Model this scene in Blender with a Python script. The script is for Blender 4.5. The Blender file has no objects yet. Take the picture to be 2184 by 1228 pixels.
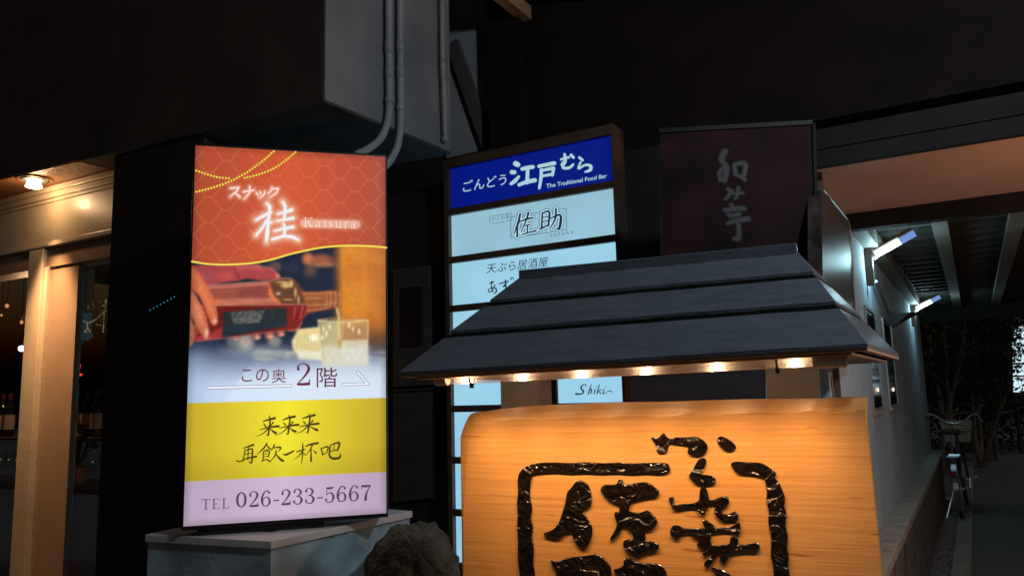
import bpy, bmesh, math, random
import numpy as np
from mathutils import Vector, Matrix
random.seed(7); rng = np.random.default_rng(7)
sc = bpy.context.scene
COL = sc.collection

# ------------------------------------------------------------------ camera, sky, sun, exposure
F = 1650.; PITCH = math.radians(8.0); ROLL = math.radians(1.5)
CAM = np.array([0, 0, 1.5])
FW = np.array([0, math.cos(PITCH), math.sin(PITCH)])
U0 = np.array([0, -math.sin(PITCH), math.cos(PITCH)]); R0 = np.array([1., 0, 0])
UP = U0*math.cos(ROLL) + R0*math.sin(ROLL); RT = R0*math.cos(ROLL) - U0*math.sin(ROLL)
cd = bpy.data.cameras.new('camera'); cam = bpy.data.objects.new('camera', cd); COL.objects.link(cam)
cd.sensor_width = 36; cd.lens = 36*F/2184; cd.clip_start = .02; cd.clip_end = 500
cam.matrix_world = Matrix(((RT[0], UP[0], -FW[0], CAM[0]), (RT[1], UP[1], -FW[1], CAM[1]),
                           (RT[2], UP[2], -FW[2], CAM[2]), (0, 0, 0, 1)))
sc.camera = cam
SUN = np.array([.45, -.35, .82]); SUN /= np.linalg.norm(SUN)
w = bpy.data.worlds.new('World'); sc.world = w; w.use_nodes = True
nt = w.node_tree; bg = nt.nodes['Background']
sky = nt.nodes.new('ShaderNodeTexSky'); sky.sky_type = 'NISHITA'; sky.sun_disc = False
sky.sun_elevation = math.radians(-2.0); sky.sun_rotation = math.atan2(SUN[0], SUN[1])
nt.links.new(sky.outputs[0], bg.inputs[0]); bg.inputs[1].default_value = .15
sl = bpy.data.lights.new('night_glow', 'SUN'); sl.energy = .15; sl.angle = math.radians(14); sl.color = (1, .93, .92)
so = bpy.data.objects.new('night_glow', sl); COL.objects.link(so); so.location = (3, -3, 8)
so.rotation_euler = Vector(-SUN).to_track_quat('-Z', 'Y').to_euler()
st_l = bpy.data.lights.new('unseen_cool_light', 'POINT'); st_l.energy = 115; st_l.color = (.80, .91, 1); st_l.shadow_soft_size = .12  # unseen light added out of frame to light roof and walls from the right
st_o = bpy.data.objects.new('unseen_cool_light', st_l); COL.objects.link(st_o); st_o.location = (1.5, .7, 3.2)
en_l = bpy.data.lights.new('unseen_warm_light', 'POINT'); en_l.energy = 50; en_l.color = (1, .60, .41); en_l.shadow_soft_size = .10  # unseen warm light added out of frame to brighten the canopy soffit
en_o = bpy.data.objects.new('unseen_warm_light', en_l); COL.objects.link(en_o); en_o.location = (3.1, 2.25, 1.6)
sc.view_settings.view_transform = 'Standard'; sc.view_settings.look = 'None'
sc.view_settings.exposure = 0; sc.view_settings.gamma = 1
sc.render.engine = 'CYCLES'
try:
    sc.cycles.use_denoising = True; sc.cycles.denoiser = 'OPENIMAGEDENOISE'
    sc.cycles.sample_clamp_indirect = 4.0; sc.cycles.caustics_reflective = False; sc.cycles.caustics_refractive = False
    sc.cycles.max_bounces = 6
except Exception: pass

# ------------------------------------------------------------------ survey: sight lines met with known planes
def ray(x, y): return FW + RT*((x-1092)/F) + UP*((614-y)/F)
def hz(x, y, z): r = ray(x, y); return CAM + r*((z-CAM[2])/r[2])
def hp(x, y, P, n): r = ray(x, y); return CAM + r*(((P-CAM)@n)/(r@n))
def hd(x, y, d): r = ray(x, y); return CAM + r*(d/r[1])
def proj(P):
    d = np.asarray(P)-CAM; z = d@FW; return 1092+F*(d@RT)/z, 614-F*(d@UP)/z
def AZ(a): a = math.radians(a); return np.array([math.sin(a), math.cos(a), 0])
def NR(v): return np.array([-v[1], v[0], 0])
Z = np.array([0, 0, 1.])
r_ = AZ(120.5); d_ = AZ(30.5)                    # along the facade, into the passage
T0 = hd(1139, 850, 4.2); T0z = T0*np.array([1, 1, 0])
def FP(s, t, z): return T0z + r_*s + d_*t + Z*z
def st(P): q = P-T0z; return q@r_, q@d_
W0 = hz(1951, 1228, 0); SW = st(W0)[0]            # the white passage wall
def onW(x, y, off=0): return hp(x, y, W0+r_*off, r_)
def onT(x, y, off=0): return hp(x, y, T0+d_*off, d_)

# ------------------------------------------------------------------ materials
def s2l(c): return tuple(((v/255)/12.92 if v/255 <= .04045 else ((v/255+.055)/1.055)**2.4) for v in c)
def mat(name, col, rough=.6, metal=0, var=.25, scale=8, bump=0, bscale=60, spec=.5, coat=0, stretch=None, rot=0, col2=None):
    m = bpy.data.materials.new(name); m.use_nodes = True; t = m.node_tree; b = t.nodes['Principled BSDF']
    b.inputs['Roughness'].default_value = rough; b.inputs['Metallic'].default_value = metal
    b.inputs['Specular IOR Level'].default_value = spec; b.inputs['Coat Weight'].default_value = coat
    tc = t.nodes.new('ShaderNodeTexCoord'); mp = t.nodes.new('ShaderNodeMapping')
    t.links.new(tc.outputs['Object'], mp.inputs[0]); mp.inputs['Rotation'].default_value = (0, 0, rot)
    src = mp.outputs[0]
    if stretch:
        mp2 = t.nodes.new('ShaderNodeMapping'); t.links.new(src, mp2.inputs[0]); mp2.inputs['Scale'].default_value = stretch; src = mp2.outputs[0]
    n = t.nodes.new('ShaderNodeTexNoise'); n.inputs['Scale'].default_value = scale; n.inputs['Detail'].default_value = 6
    t.links.new(src, n.inputs['Vector'])
    rp = t.nodes.new('ShaderNodeValToRGB'); rp.color_ramp.elements[0].position = .3; rp.color_ramp.elements[1].position = .7
    c2 = col2 or col
    rp.color_ramp.elements[0].color = (*[v*(1-var) for v in c2], 1); rp.color_ramp.elements[1].color = (*[min(1, v*(1+var)) for v in col], 1)
    t.links.new(n.outputs[0], rp.inputs[0]); t.links.new(rp.outputs[0], b.inputs['Base Color'])
    if bump:
        n2 = t.nodes.new('ShaderNodeTexNoise'); n2.inputs['Scale'].default_value = bscale; n2.inputs['Detail'].default_value = 4
        t.links.new(src, n2.inputs['Vector'])
        bp = t.nodes.new('ShaderNodeBump'); bp.inputs['Strength'].default_value = min(1, bump); bp.inputs['Distance'].default_value = .01*max(1, bump)
        t.links.new(n2.outputs[0], bp.inputs['Height']); t.links.new(bp.outputs[0], b.inputs['Normal'])
    return m
def emi(name, col, strength=1, var=0, scale=2):
    m = bpy.data.materials.new(name); m.use_nodes = True; t = m.node_tree; b = t.nodes['Principled BSDF']
    b.inputs['Base Color'].default_value = (.02, .02, .02, 1); b.inputs['Roughness'].default_value = .35
    b.inputs['Emission Color'].default_value = (*col, 1); b.inputs['Emission Strength'].default_value = strength
    if var:
        n = t.nodes.new('ShaderNodeTexNoise'); n.inputs['Scale'].default_value = scale
        rp = t.nodes.new('ShaderNodeValToRGB'); rp.color_ramp.elements[0].position = .3; rp.color_ramp.elements[1].position = .7
        rp.color_ramp.elements[0].color = (*[v*(1-var) for v in col], 1); rp.color_ramp.elements[1].color = (*[v*(1+var) for v in col], 1)
        tc = t.nodes.new('ShaderNodeTexCoord'); t.links.new(tc.outputs['Object'], n.inputs['Vector'])
        t.links.new(n.outputs[0], rp.inputs[0]); t.links.new(rp.outputs[0], b.inputs['Emission Color'])
    return m
def glassy(name, tint=(1, 1, 1), gl=.08, rough=.02):
    m = bpy.data.materials.new(name); m.use_nodes = True; t = m.node_tree; t.nodes.clear()
    o = t.nodes.new('ShaderNodeOutputMaterial'); mx = t.nodes.new('ShaderNodeMixShader'); a = t.nodes.new('ShaderNodeBsdfTransparent'); g = t.nodes.new('ShaderNodeBsdfGlossy')
    a.inputs[0].default_value = (*tint, 1); g.inputs['Roughness'].default_value = rough
    fa = t.nodes.new('ShaderNodeLayerWeight'); fr = t.nodes.new('ShaderNodeMath'); fr.operation = 'POWER'; fr.inputs[1].default_value = 4.5; t.links.new(fa.outputs['Facing'], fr.inputs[0])
    ad = t.nodes.new('ShaderNodeMath'); ad.operation = 'ADD'; ad.inputs[1].default_value = gl; ad.use_clamp = True
    t.links.new(fr.outputs[0], ad.inputs[0]); t.links.new(ad.outputs[0], mx.inputs[0])
    t.links.new(a.outputs[0], mx.inputs[1]); t.links.new(g.outputs[0], mx.inputs[2]); t.links.new(mx.outputs[0], o.inputs[0])
    return m
def attr_emi(name, strength=1):
    m = bpy.data.materials.new(name); m.use_nodes = True; t = m.node_tree; b = t.nodes['Principled BSDF']
    b.inputs['Base Color'].default_value = (.02, .02, .02, 1); b.inputs['Roughness'].default_value = .3
    a = t.nodes.new('ShaderNodeVertexColor'); a.layer_name = 'print'
    t.links.new(a.outputs[0], b.inputs['Emission Color']); b.inputs['Emission Strength'].default_value = strength
    return m

# ------------------------------------------------------------------ mesh helpers
LOC = {}
def thing(name, label, cat, loc, group=None):
    o = bpy.data.objects.new(name, None); COL.objects.link(o); o.location = loc; o.empty_display_size = .1
    o['label'] = label; o['category'] = cat
    if group: o['group'] = group
    LOC[o.name] = np.array(loc, float); return o
def relabel(o, label): o['label'] = label
class MB:
    def __init__(s): s.v = []; s.f = []
    def add(s, vs, fs):
        k = len(s.v); s.v += [tuple(map(float, q)) for q in vs]; s.f += [tuple(i+k for i in f) for f in fs]; return s
    def box(s, o, a, b, c):
        o, a, b, c = map(np.asarray, (o, a, b, c))
        if np.dot(np.cross(a, b), c) < 0: a, b = b, a
        q = [o, o+a, o+a+b, o+b, o+c, o+a+c, o+a+b+c, o+b+c]
        return s.add(q, [(0, 3, 2, 1), (4, 5, 6, 7), (0, 1, 5, 4), (1, 2, 6, 5), (2, 3, 7, 6), (3, 0, 4, 7)])
    def fbox(s, s0, s1, t0, t1, z0, z1): return s.box(FP(s0, t0, z0), r_*(s1-s0), d_*(t1-t0), Z*(z1-z0))
    def quad(s, a, b, c, d): return s.add([a, b, c, d], [(0, 1, 2, 3)])
    def prism(s, pts, z0, z1):
        n = len(pts); lo = [(*p[:2], z0) for p in pts]; hi = [(*p[:2], z1) for p in pts]
        return s.add(lo+hi, [tuple(range(n))[::-1], tuple(range(n, 2*n))]+[(i, (i+1) % n, n+(i+1) % n, n+i) for i in range(n)])
    def slab(s, pts, vec):          # any planar polygon given thickness
        n = len(pts); hi = [np.asarray(p)+vec for p in pts]
        return s.add(list(pts)+hi, [tuple(range(n))[::-1], tuple(range(n, 2*n))]+[(i, (i+1) % n, n+(i+1) % n, n+i) for i in range(n)])
    def tube(s, pts, rad, n=8, caps=True):
        pts = [np.asarray(p, float) for p in pts]; rads = rad if hasattr(rad, '__len__') else [rad]*len(pts)
        vs = []; prev = None
        for i, q in enumerate(pts):
            t = pts[min(i+1, len(pts)-1)]-pts[max(i-1, 0)]; t /= np.linalg.norm(t)+1e-12
            if prev is None: a = np.cross(t, Z if abs(t[2]) < .9 else np.array([1., 0, 0]))
            else: a = prev-t*(prev@t)
            a /= np.linalg.norm(a)+1e-12; prev = a; b = np.cross(t, a)
            vs += [q+rads[i]*(a*math.cos(2*math.pi*k/n)+b*math.sin(2*math.pi*k/n)) for k in range(n)]
        m = len(pts); fs = [(i*n+k, i*n+(k+1) % n, (i+1)*n+(k+1) % n, (i+1)*n+k) for i in range(m-1) for k in range(n)]
        if caps: fs += [tuple(range(n))[::-1], tuple(range((m-1)*n, m*n))]
        return s.add(vs, fs)
    def ball(s, c, r, nu=10, nv=7, sc3=(1, 1, 1)):
        c = np.asarray(c); vs = [c+np.array([0, 0, -r*sc3[2]])]
        for j in range(1, nv):
            ph = -math.pi/2+math.pi*j/nv
            vs += [c+r*np.array([math.cos(ph)*math.cos(2*math.pi*i/nu)*sc3[0], math.cos(ph)*math.sin(2*math.pi*i/nu)*sc3[1], math.sin(ph)*sc3[2]]) for i in range(nu)]
        vs.append(c+np.array([0, 0, r*sc3[2]])); fs = [(0, 1+(i+1) % nu, 1+i) for i in range(nu)]
        for j in range(nv-2): fs += [(1+j*nu+i, 1+j*nu+(i+1) % nu, 1+(j+1)*nu+(i+1) % nu, 1+(j+1)*nu+i) for i in range(nu)]
        L = len(vs)-1; fs += [(1+(nv-2)*nu+i, 1+(nv-2)*nu+(i+1) % nu, L) for i in range(nu)]
        return s.add(vs, fs)
    def torus(s, c, ax1, ax2, R, r, n=36, m=8):
        c, ax1, ax2 = map(np.asarray, (c, ax1, ax2)); ax3 = np.cross(ax1, ax2); vs = []
        for i in range(n):
            a = 2*math.pi*i/n; e = ax1*math.cos(a)+ax2*math.sin(a)
            vs += [c+e*(R+r*math.cos(2*math.pi*k/m))+ax3*r*math.sin(2*math.pi*k/m) for k in range(m)]
        return s.add(vs, [(i*m+k, ((i+1) % n)*m+k, ((i+1) % n)*m+(k+1) % m, i*m+(k+1) % m) for i in range(n) for k in range(m)])
    def build(s, name, m, parent=None, bevel=0, smooth=False, kind=None, label=None, cat=None, group=None):
        root = parent
        while root is not None and root.parent is not None: root = root.parent
        off = LOC.get(root.name, np.zeros(3)) if root is not None else np.zeros(3)
        if root is None and s.v:
            a = np.array(s.v); off = np.array([(a[:, 0].min()+a[:, 0].max())/2, (a[:, 1].min()+a[:, 1].max())/2, a[:, 2].min()])
        me = bpy.data.meshes.new(name); me.from_pydata([tuple(np.asarray(v)-off) for v in s.v], [], s.f); me.update()
        o = bpy.data.objects.new(name, me); COL.objects.link(o)
        if parent is not None: o.parent = parent
        else: o.location = off; LOC[o.name] = off
        me.materials.append(m)
        if smooth:
            for p in me.polygons: p.use_smooth = True
        if bevel:
            bv = o.modifiers.new('bevel', 'BEVEL'); bv.width = bevel; bv.segments = 2; bv.limit_method = 'ANGLE'
        if kind: o['kind'] = kind
        if label: o['label'] = label
        if cat: o['category'] = cat
        if group: o['group'] = group
        return o
def fixn(o):
    bm = bmesh.new(); bm.from_mesh(o.data); bmesh.ops.recalc_face_normals(bm, faces=bm.faces); bm.to_mesh(o.data); bm.free(); return o
def copy_tree(o, parent=None):
    c = o.copy(); COL.objects.link(c)
    if parent is not None: c.parent = parent
    for ch in list(o.children): copy_tree(ch, c)
    return c

# ------------------------------------------------------------------ lettering: brush strokes and type, laid on a sign's plane
def crom(P, sub=6, closed=False):
    P = np.asarray(P, float); n = len(P)
    if n == 2 and not closed: return np.array([P[0]+(P[1]-P[0])*k/sub for k in range(sub+1)])
    out = []
    rngi = range(n) if closed else range(n-1)
    for i in rngi:
        g = (lambda k: P[k % n]) if closed else (lambda k: P[min(max(k, 0), n-1)])
        a, b, c, d = g(i-1), g(i), g(i+1), g(i+2)
        for k in range(sub):
            t = k/sub; out.append(.5*((2*b)+(c-a)*t+(2*a-5*b+4*c-d)*t*t+(3*b-a-3*c+d)*t**3))
    if not closed: out.append(P[-1])
    return np.array(out)
def win(ox, oy, sx):           # crop window -> photograph pixel
    return lambda q: (ox+q[0]*sx, oy+q[1]*sx)
class Ink:
    def __init__(s, P, n, off=.0012, step=4e-5):
        s.P = np.asarray(P); s.n = n/np.linalg.norm(n)
        if s.n@(CAM-s.P) < 0: s.n = -s.n
        s.off = off; s.step = step; s.mb = MB()
    def put(s, pts, faces, wf):
        Q = s.P+s.n*s.off; s.off += s.step
        s.mb.add([hp(*wf(q), Q, s.n) for q in pts], faces)
    def stroke(s, pts, wf, grow=0, k=1, sub=6):
        c = crom(pts, sub); xy = c[:, :2]; wd = (np.maximum(c[:, 2], 1)*k+grow)/2
        t = np.gradient(xy, axis=0); t /= np.linalg.norm(t, axis=1)[:, None]+1e-9; nn = np.stack([-t[:, 1], t[:, 0]], 1)
        L = xy+nn*wd[:, None]; R = xy-nn*wd[:, None]; m = len(xy)
        vs = list(L)+list(R); fs = [(i, i+1, m+i+1, m+i) for i in range(m-1)]
        for e, sg in ((0, -1), (m-1, 1)):
            b = len(vs); arc = [xy[e]+wd[e]*(nn[e]*math.cos(a)+sg*t[e]*math.sin(a)) for a in np.linspace(0, math.pi, 7)]
            vs += arc; fs.append(tuple(range(b, b+7)))
        s.put(vs, fs, wf)
    def poly(s, pts, wf): s.put(pts, [tuple(range(len(pts)))], wf)
    def dot(s, x, y, r, wf, n=10): s.put([(x+r*math.cos(2*math.pi*i/n), y+r*math.sin(2*math.pi*i/n)) for i in range(n)], [tuple(range(n))], wf)
    def type(s, txt, p0, p1, h, wf, bold=0, shear=0, track=0, capf=.74):
        vs, fs = glyphs(txt, bold, shear, track)
        x0, x1 = vs[:, 0].min(), vs[:, 0].max(); p0 = np.array(p0, float); p1 = np.array(p1, float)
        ex = (p1-p0)/(x1-x0); ey = np.array([0, -h/capf])
        s.put([p0+ex*(v[0]-x0)+ey*v[1] for v in vs], fs, wf)
    def serif(s, txt, p0, p1, h, wf, k=1):
        tot = sum(ADV.get(c, .6) for c in txt); p0 = np.array(p0, float); p1 = np.array(p1, float)
        ex = (p1-p0)/tot; x = 0; u = abs(ex[0])
        for c in txt:
            for sd in GL.get(c, []):
                s.stroke([(*(p0+ex*(x+q[0]*.92)+np.array([0, -h])*q[1]), q[2]*h) for q in sd], wf, k=k, sub=5)
            x += ADV.get(c, .6)
    def build(s, name, m, parent): return s.mb.build(name, m, parent)
_gc = {}
def glyphs(txt, bold=0, shear=0, track=0):
    key = (txt, bold, shear, track)
    if key in _gc: return _gc[key]
    c = bpy.data.curves.new('t', 'FONT'); c.body = txt; c.offset = bold; c.shear = shear; c.space_character = 1+track; c.resolution_u = 4
    o = bpy.data.objects.new('t', c); COL.objects.link(o); bpy.context.view_layer.update()
    me = bpy.data.meshes.new_from_object(o.evaluated_get(bpy.context.evaluated_depsgraph_get()))
    vs = np.array([v.co[:2] for v in me.vertices]); fs = [tuple(p.vertices) for p in me.polygons]
    bpy.data.objects.remove(o); bpy.data.curves.remove(c); bpy.data.meshes.remove(me)
    _gc[key] = (vs, fs); return vs, fs
# a small roman face with thick and thin strokes (x, y up, width in cap heights)
ADV = {'0': .66, '2': .62, '3': .62, '5': .62, '6': .64, '7': .62, '-': .42, 'T': .78, 'E': .76, 'L': .7, 'K': .86, 'a': .56, 't': .42, 's': .5, 'u': .66, 'r': .5, ' ': .3}
GL = {
 '0': [[(.3, .98, .05), (.12, .8, .11), (.07, .5, .13), (.12, .2, .11), (.3, .02, .05)], [(.3, .98, .05), (.48, .8, .11), (.53, .5, .13), (.48, .2, .11), (.3, .02, .05)]],
 '2': [[(.1, .72, .12), (.1, .88, .06), (.28, .98, .05), (.47, .86, .1), (.48, .68, .12), (.34, .42, .08), (.12, .14, .05), (.06, .05, .04)], [(.08, .06, .1), (.3, .06, .12), (.5, .07, .12)], [(.5, .08, .08), (.53, .26, .04)]],
 '3': [[(.09, .8, .12), (.16, .95, .05), (.32, .97, .06), (.46, .78, .12), (.36, .57, .06), (.22, .52, .05)], [(.22, .52, .05), (.4, .48, .07), (.51, .27, .13), (.4, .04, .07), (.22, .02, .05), (.09, .1, .06), (.08, .2, .12)]],
 '5': [[(.15, .95, .04), (.12, .5, .04)], [(.12, .5, .04), (.28, .62, .05), (.44, .54, .1), (.51, .32, .13), (.42, .06, .07), (.22, .01, .05), (.09, .1, .06), (.09, .2, .11)], [(.15, .92, .1), (.3, .9, .12), (.47, .94, .09)]],
 '6': [[(.49, .84, .11), (.4, .97, .05), (.26, .95, .06), (.11, .65, .1), (.08, .35, .13), (.16, .06, .07), (.3, .01, .05), (.46, .1, .08), (.52, .3, .12), (.44, .52, .08), (.3, .58, .05), (.14, .42, .05)]],
 '7': [[(.07, .98, .04), (.05, .74, .04)], [(.08, .92, .11), (.3, .9, .12), (.53, .92, .09)], [(.53, .92, .05), (.38, .6, .07), (.29, .3, .12), (.27, .04, .14)]],
 '-': [[(.06, .33, .07), (.34, .33, .07)]],
 'T': [[(.37, .96, .1), (.37, .04, .1)], [(.05, .97, .05), (.69, .97, .05)], [(.05, .97, .04), (.03, .78, .03)], [(.69, .97, .04), (.71, .78, .03)], [(.24, .02, .04), (.5, .02, .04)]],
 'E': [[(.18, .96, .1), (.18, .03, .1)], [(.06, .97, .04), (.62, .97, .04)], [(.62, .97, .04), (.64, .78, .03)], [(.18, .5, .04), (.46, .5, .04)], [(.46, .6, .03), (.46, .4, .03)], [(.06, .02, .04), (.64, .02, .04)], [(.64, .02, .04), (.68, .24, .03)]],
 'L': [[(.18, .96, .1), (.18, .03, .1)], [(.06, .97, .04), (.32, .97, .04)], [(.06, .02, .04), (.6, .02, .04)], [(.6, .02, .04), (.63, .26, .03)]],
 'K': [[(.18, .96, .09), (.18, .03, .09)], [(.06, .97, .04), (.32, .97, .04)], [(.06, .02, .04), (.32, .02, .04)], [(.66, .96, .04), (.2, .42, .04)], [(.34, .56, .09), (.68, .03, .09)], [(.54, .97, .04), (.78, .97, .04)], [(.56, .02, .04), (.8, .02, .04)]],
 'a': [[(.1, .5, .08), (.2, .62, .04), (.34, .58, .07), (.36, .4, .08), (.36, .08, .08), (.46, .02, .04)], [(.36, .38, .04), (.14, .28, .06), (.08, .14, .08), (.18, .02, .05), (.36, .12, .04)]],
 't': [[(.2, .8, .04), (.19, .4, .08), (.2, .1, .08), (.3, .02, .05), (.38, .1, .03)], [(.06, .6, .04), (.36, .6, .04)]],
 's': [[(.38, .46, .04), (.34, .58, .04), (.2, .62, .05), (.1, .5, .07), (.24, .33, .09), (.37, .18, .08), (.26, .03, .05), (.12, .04, .05), (.08, .2, .04)]],
 'u': [[(.05, .6, .04), (.14, .6, .06), (.15, .2, .08), (.22, .04, .06), (.34, .05, .04), (.44, .16, .04)], [(.36, .6, .04), (.45, .6, .06), (.45, .04, .08), (.54, .02, .04)]],
 'r': [[(.05, .6, .04), (.14, .58, .06), (.15, .03, .08)], [(.05, .02, .04), (.28, .02, .04)], [(.15, .4, .04), (.26, .58, .05), (.38, .58, .08)]],
}
GL['Q'] = []

# ------------------------------------------------------------------ common materials
M = {}
M['asphalt'] = mat('asphalt', (.15, .145, .138), .85, var=.35, scale=40, bump=.6, bscale=180)
M['concrete'] = mat('concrete', (.30, .27, .23), .85, var=.25, scale=14, bump=.3)
M['gravel'] = mat('gravel', (.16, .15, .16), .85, var=.6, scale=60, bump=1, bscale=90)
M['dark_wall'] = mat('dark_brown_wall', (.013, .007, .005), .8, spec=.2, var=.35, scale=3, bump=.4, bscale=120)
M['overhang'] = mat('dark_brown_overhang', (.055, .030, .022), .8, var=.35, scale=3, bump=.5, bscale=120)
M['black_wall'] = mat('near_black_wall', (.012, .010, .009), .8, var=.3, scale=4)
M['white_plaster'] = mat('white_plaster', (.155, .155, .162), .8, var=.14, scale=3.5, bump=.25, bscale=50)
M['side_plaster'] = mat('grey_white_plaster', (.36, .48, .58), .8, var=.12, scale=3, bump=.3, bscale=110)
M['soffit'] = mat('brown_soffit_plaster', (.22, .10, .05), .38, var=.2, scale=6, bump=1, bscale=55)
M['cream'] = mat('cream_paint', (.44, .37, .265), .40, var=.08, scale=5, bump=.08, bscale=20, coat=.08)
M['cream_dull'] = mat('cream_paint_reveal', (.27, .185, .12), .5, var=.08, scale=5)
M['frame_brown'] = mat('brown_metal_frame', (.11, .065, .04), .45, var=.2, scale=10)
M['black_metal'] = mat('black_metal', (.012, .012, .013), .4, var=.2, metal=.3)
M['pipe'] = mat('grey_pvc_pipe', (.25, .245, .25), .6, var=.1, scale=9)
M['shingle'] = mat('charcoal_painted_board', (.070, .080, .096), .33, var=.16, scale=6, bump=.25, bscale=22, stretch=(2, 2, 14), rot=math.radians(23), spec=.5)
M['raw_wood'] = mat('bare_wood_edge', (.40, .23, .12), .6, var=.35, scale=8, stretch=(3, 3, 60), rot=math.radians(23))
M['post'] = mat('grey_stucco_post', (.25, .22, .205), .8, var=.08, scale=20, bump=.35, bscale=150)
M['chrome'] = mat('chrome', (.75, .77, .8), .32, metal=.75, var=.05)
M['rubber'] = mat('black_rubber', (.012, .012, .012), .7, var=.2)
M['bulb'] = emi('lit_warm_bulb', (1, .72, .42), 30)

# ================================================================== GROUND
MB().add([(-40, -20, 0), (60, -20, 0), (60, 80, 0), (-40, 80, 0)], [(0, 1, 2, 3)]).build('ground', M['asphalt'], kind='structure', label='dark asphalt ground of the lane', cat='ground')
kA, kB = hz(2029, 1228, 0), hz(2072, 1228, 0); sk0 = st(kA)[0]; sk1 = st(kB)[0]
MB().fbox(sk0, sk1, -2, 14, -.02, .03).build('kerb_strip', M['concrete'], bevel=.006, kind='structure', label='concrete kerb strip beside the gravel', cat='kerb')
gb = MB().fbox(SW-.05, sk0, -1.2, 12.5, -.02, .008).build('gravel_bed', M['gravel'], kind='structure', label='gravel bed between wall and kerb', cat='gravel')
pb = MB()
for i in range(2600):
    s = rng.uniform(SW+.05, sk0); t = 9*rng.uniform(0, 1)**1.3+.2; q = rng.uniform(.010, .024)
    pb.ball(FP(s, t, q*.5), q, 5, 4, (rng.uniform(.8, 1.3), rng.uniform(.8, 1.3), .7))
pb.build('loose_gravel', M['gravel'], kind='stuff', label='loose grey gravel along the foot of the white wall', cat='gravel')

# ================================================================== RIGHT BUILDING with the tenant board on it
tEnd = st(onW(1982, 900))[1]
zc = .68
rb = thing('restaurant_building', 'white plastered building along the covered passage with stone plinth and narrow windows', 'building', FP(SW, 0, 0))
MB().fbox(SW-.25, SW, .02, tEnd, zc, 2.62).build('side_wall', M['side_plaster'], rb)
M['plinth'] = mat('rough_stone_plinth', (.13, .12, .10), .85, var=.6, scale=9, bump=2, bscale=16)
MB().fbox(SW-.25, SW+.10, .02, tEnd+.05, 0, zc-.055).build('plinth', M['plinth'], rb)
MB().fbox(SW-.25, SW+.13, .0, tEnd+.08, zc-.054, zc).build('plinth_cap', M['concrete'], rb, bevel=.006)
s820 = st(hp(823, 700, FP(0, .14, 0), d_))[0]; s1640 = st(onT(1700, 820, .12))[0]
MB().fbox(-1.7, s1640, .12, .3, 0, 2.79).build('front_wall', M['black_wall'], rb)
M['grey_front'] = mat('grey_front_panel', (.16, .165, .18), .7, var=.12, scale=4, bump=.2)
MB().fbox(s1640+.001, SW-.01, .10, .3, 0, 2.62).build('corner_panel', M['grey_front'], rb)
for xx, wd in ((1748, 10), (1778, 14)):
    a = onT(xx, 820, .09); sA = st(a)[0]; sB = st(onT(xx+wd, 820, .09))[0]
    MB().fbox(sA, sB, .07, .099, .3, 2.6).build('trim_strip', M['frame_brown'], rb)
# upper white back wall and the dark upper wall
s960 = st(onT(955, 200, .28))[0]; s1065 = st(onT(1064, 200, .28))[0]
MB().fbox(s960-.02, s1065, .28, .45, onT(1000, 327, .28)[2], 6.2).build('upper_wall', mat('white_back_plaster', (.30, .30, .31), .8, var=.2, scale=3.5, bump=.2), rb)
MB().fbox(-1.7, s960-.021, .301, .45, 2.5, 6.2).build('back_wall', M['black_wall'], rb)
MB().fbox(s1065+.001, 5.5, .24, .42, 2.80, 6.2).build('upper_dark_wall', M['dark_wall'], rb)
sC = st(onT(1115, 200, .2))[0]
MB().fbox(s1065+.001, sC, .16, .239, 2.80, 6.0).build('wall_post', M['dark_wall'], rb)
# eave over it: rafters tails and boards, dark
zE = 3.86
ev = MB().fbox(s1065+.12, 5.8, -.75, .6, zE, zE+.1); ev.fbox(s1065+.09, 5.8, -.80, -.751, zE-.06, zE+.2)
ev.build('eave', M['dark_wall'], rb)
rf = MB()
for k in range(9):
    s = s1065+.2+k*.5; rf.fbox(s, s+.07, -.74, .239, zE-.09, zE-.001)
rf.build('rafter_tails', M['raw_wood'], rb)
# narrow windows in the white wall
def slit(quad, sill):
    a, b, c, d = [onW(*q) for q in quad]; tl = (st(a)[1]+st(d)[1])/2; tr = (st(b)[1]+st(c)[1])/2; zt = (a[2]+b[2])/2; zb = (c[2]+d[2])/2
    fr = MB(); e = .018
    for (t0, t1, z0, z1) in ((tl, tl+e, zb, zt), (tr-e, tr, zb, zt), (tl+e, tr-e, zt-e, zt), (tl+e, tr-e, zb, zb+e)): fr.fbox(SW+.001, SW+.012, t0, t1, z0, z1)
    f = fr.build('window', M['chrome_dull'], rb)
    MB().fbox(SW+.0015, SW+.008, tl+e, tr-e, zb+e, zt-e).build('pane', M['slit_glass'], f)
    MB().fbox(SW+.001, SW+.022, tl-.01, tr+.01, zb-.02, zb-.001).build('sill', M['concrete'], f)
    lm = MB().ball(FP(SW+.012, (tl+tr)/2, zb+.2*(zt-zb)), .007, 8, 6, (1, 1, 2.2)).build('night_light', M['tiny_lamp'], f, smooth=True)
M['chrome_dull'] = mat('aluminium_frame', (.45, .47, .48), .4, metal=.8, var=.08)
M['slit_glass'] = mat('dark_window_glass', (.01, .01, .012), .08, var=.1)
M['tiny_lamp'] = emi('tiny_window_lamp', (1, .8, .6), 1.2)
slit([(1841, 650), (1864, 667), (1881, 873), (1862, 876)], 1)
slit([(1879, 676), (1898, 690), (1913, 866), (1897, 869)], 1)
a, b, c = onW(1896, 669), onW(1926, 669.5), onW(1899, 701); o3 = r_*.16
MB().add([a, a+o3, b, b+o3, c], [(0, 1, 3, 2), (0, 2, 4), (1, 4, 3), (0, 4, 1), (2, 3, 4)]).build('vent_hood', M['black_metal'], rb)
MB().tube([onW(1868, 600, .03), onW(1896, 669, .03)], .012, 6).build('wall_conduit', M['chrome_dull'], rb)

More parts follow.
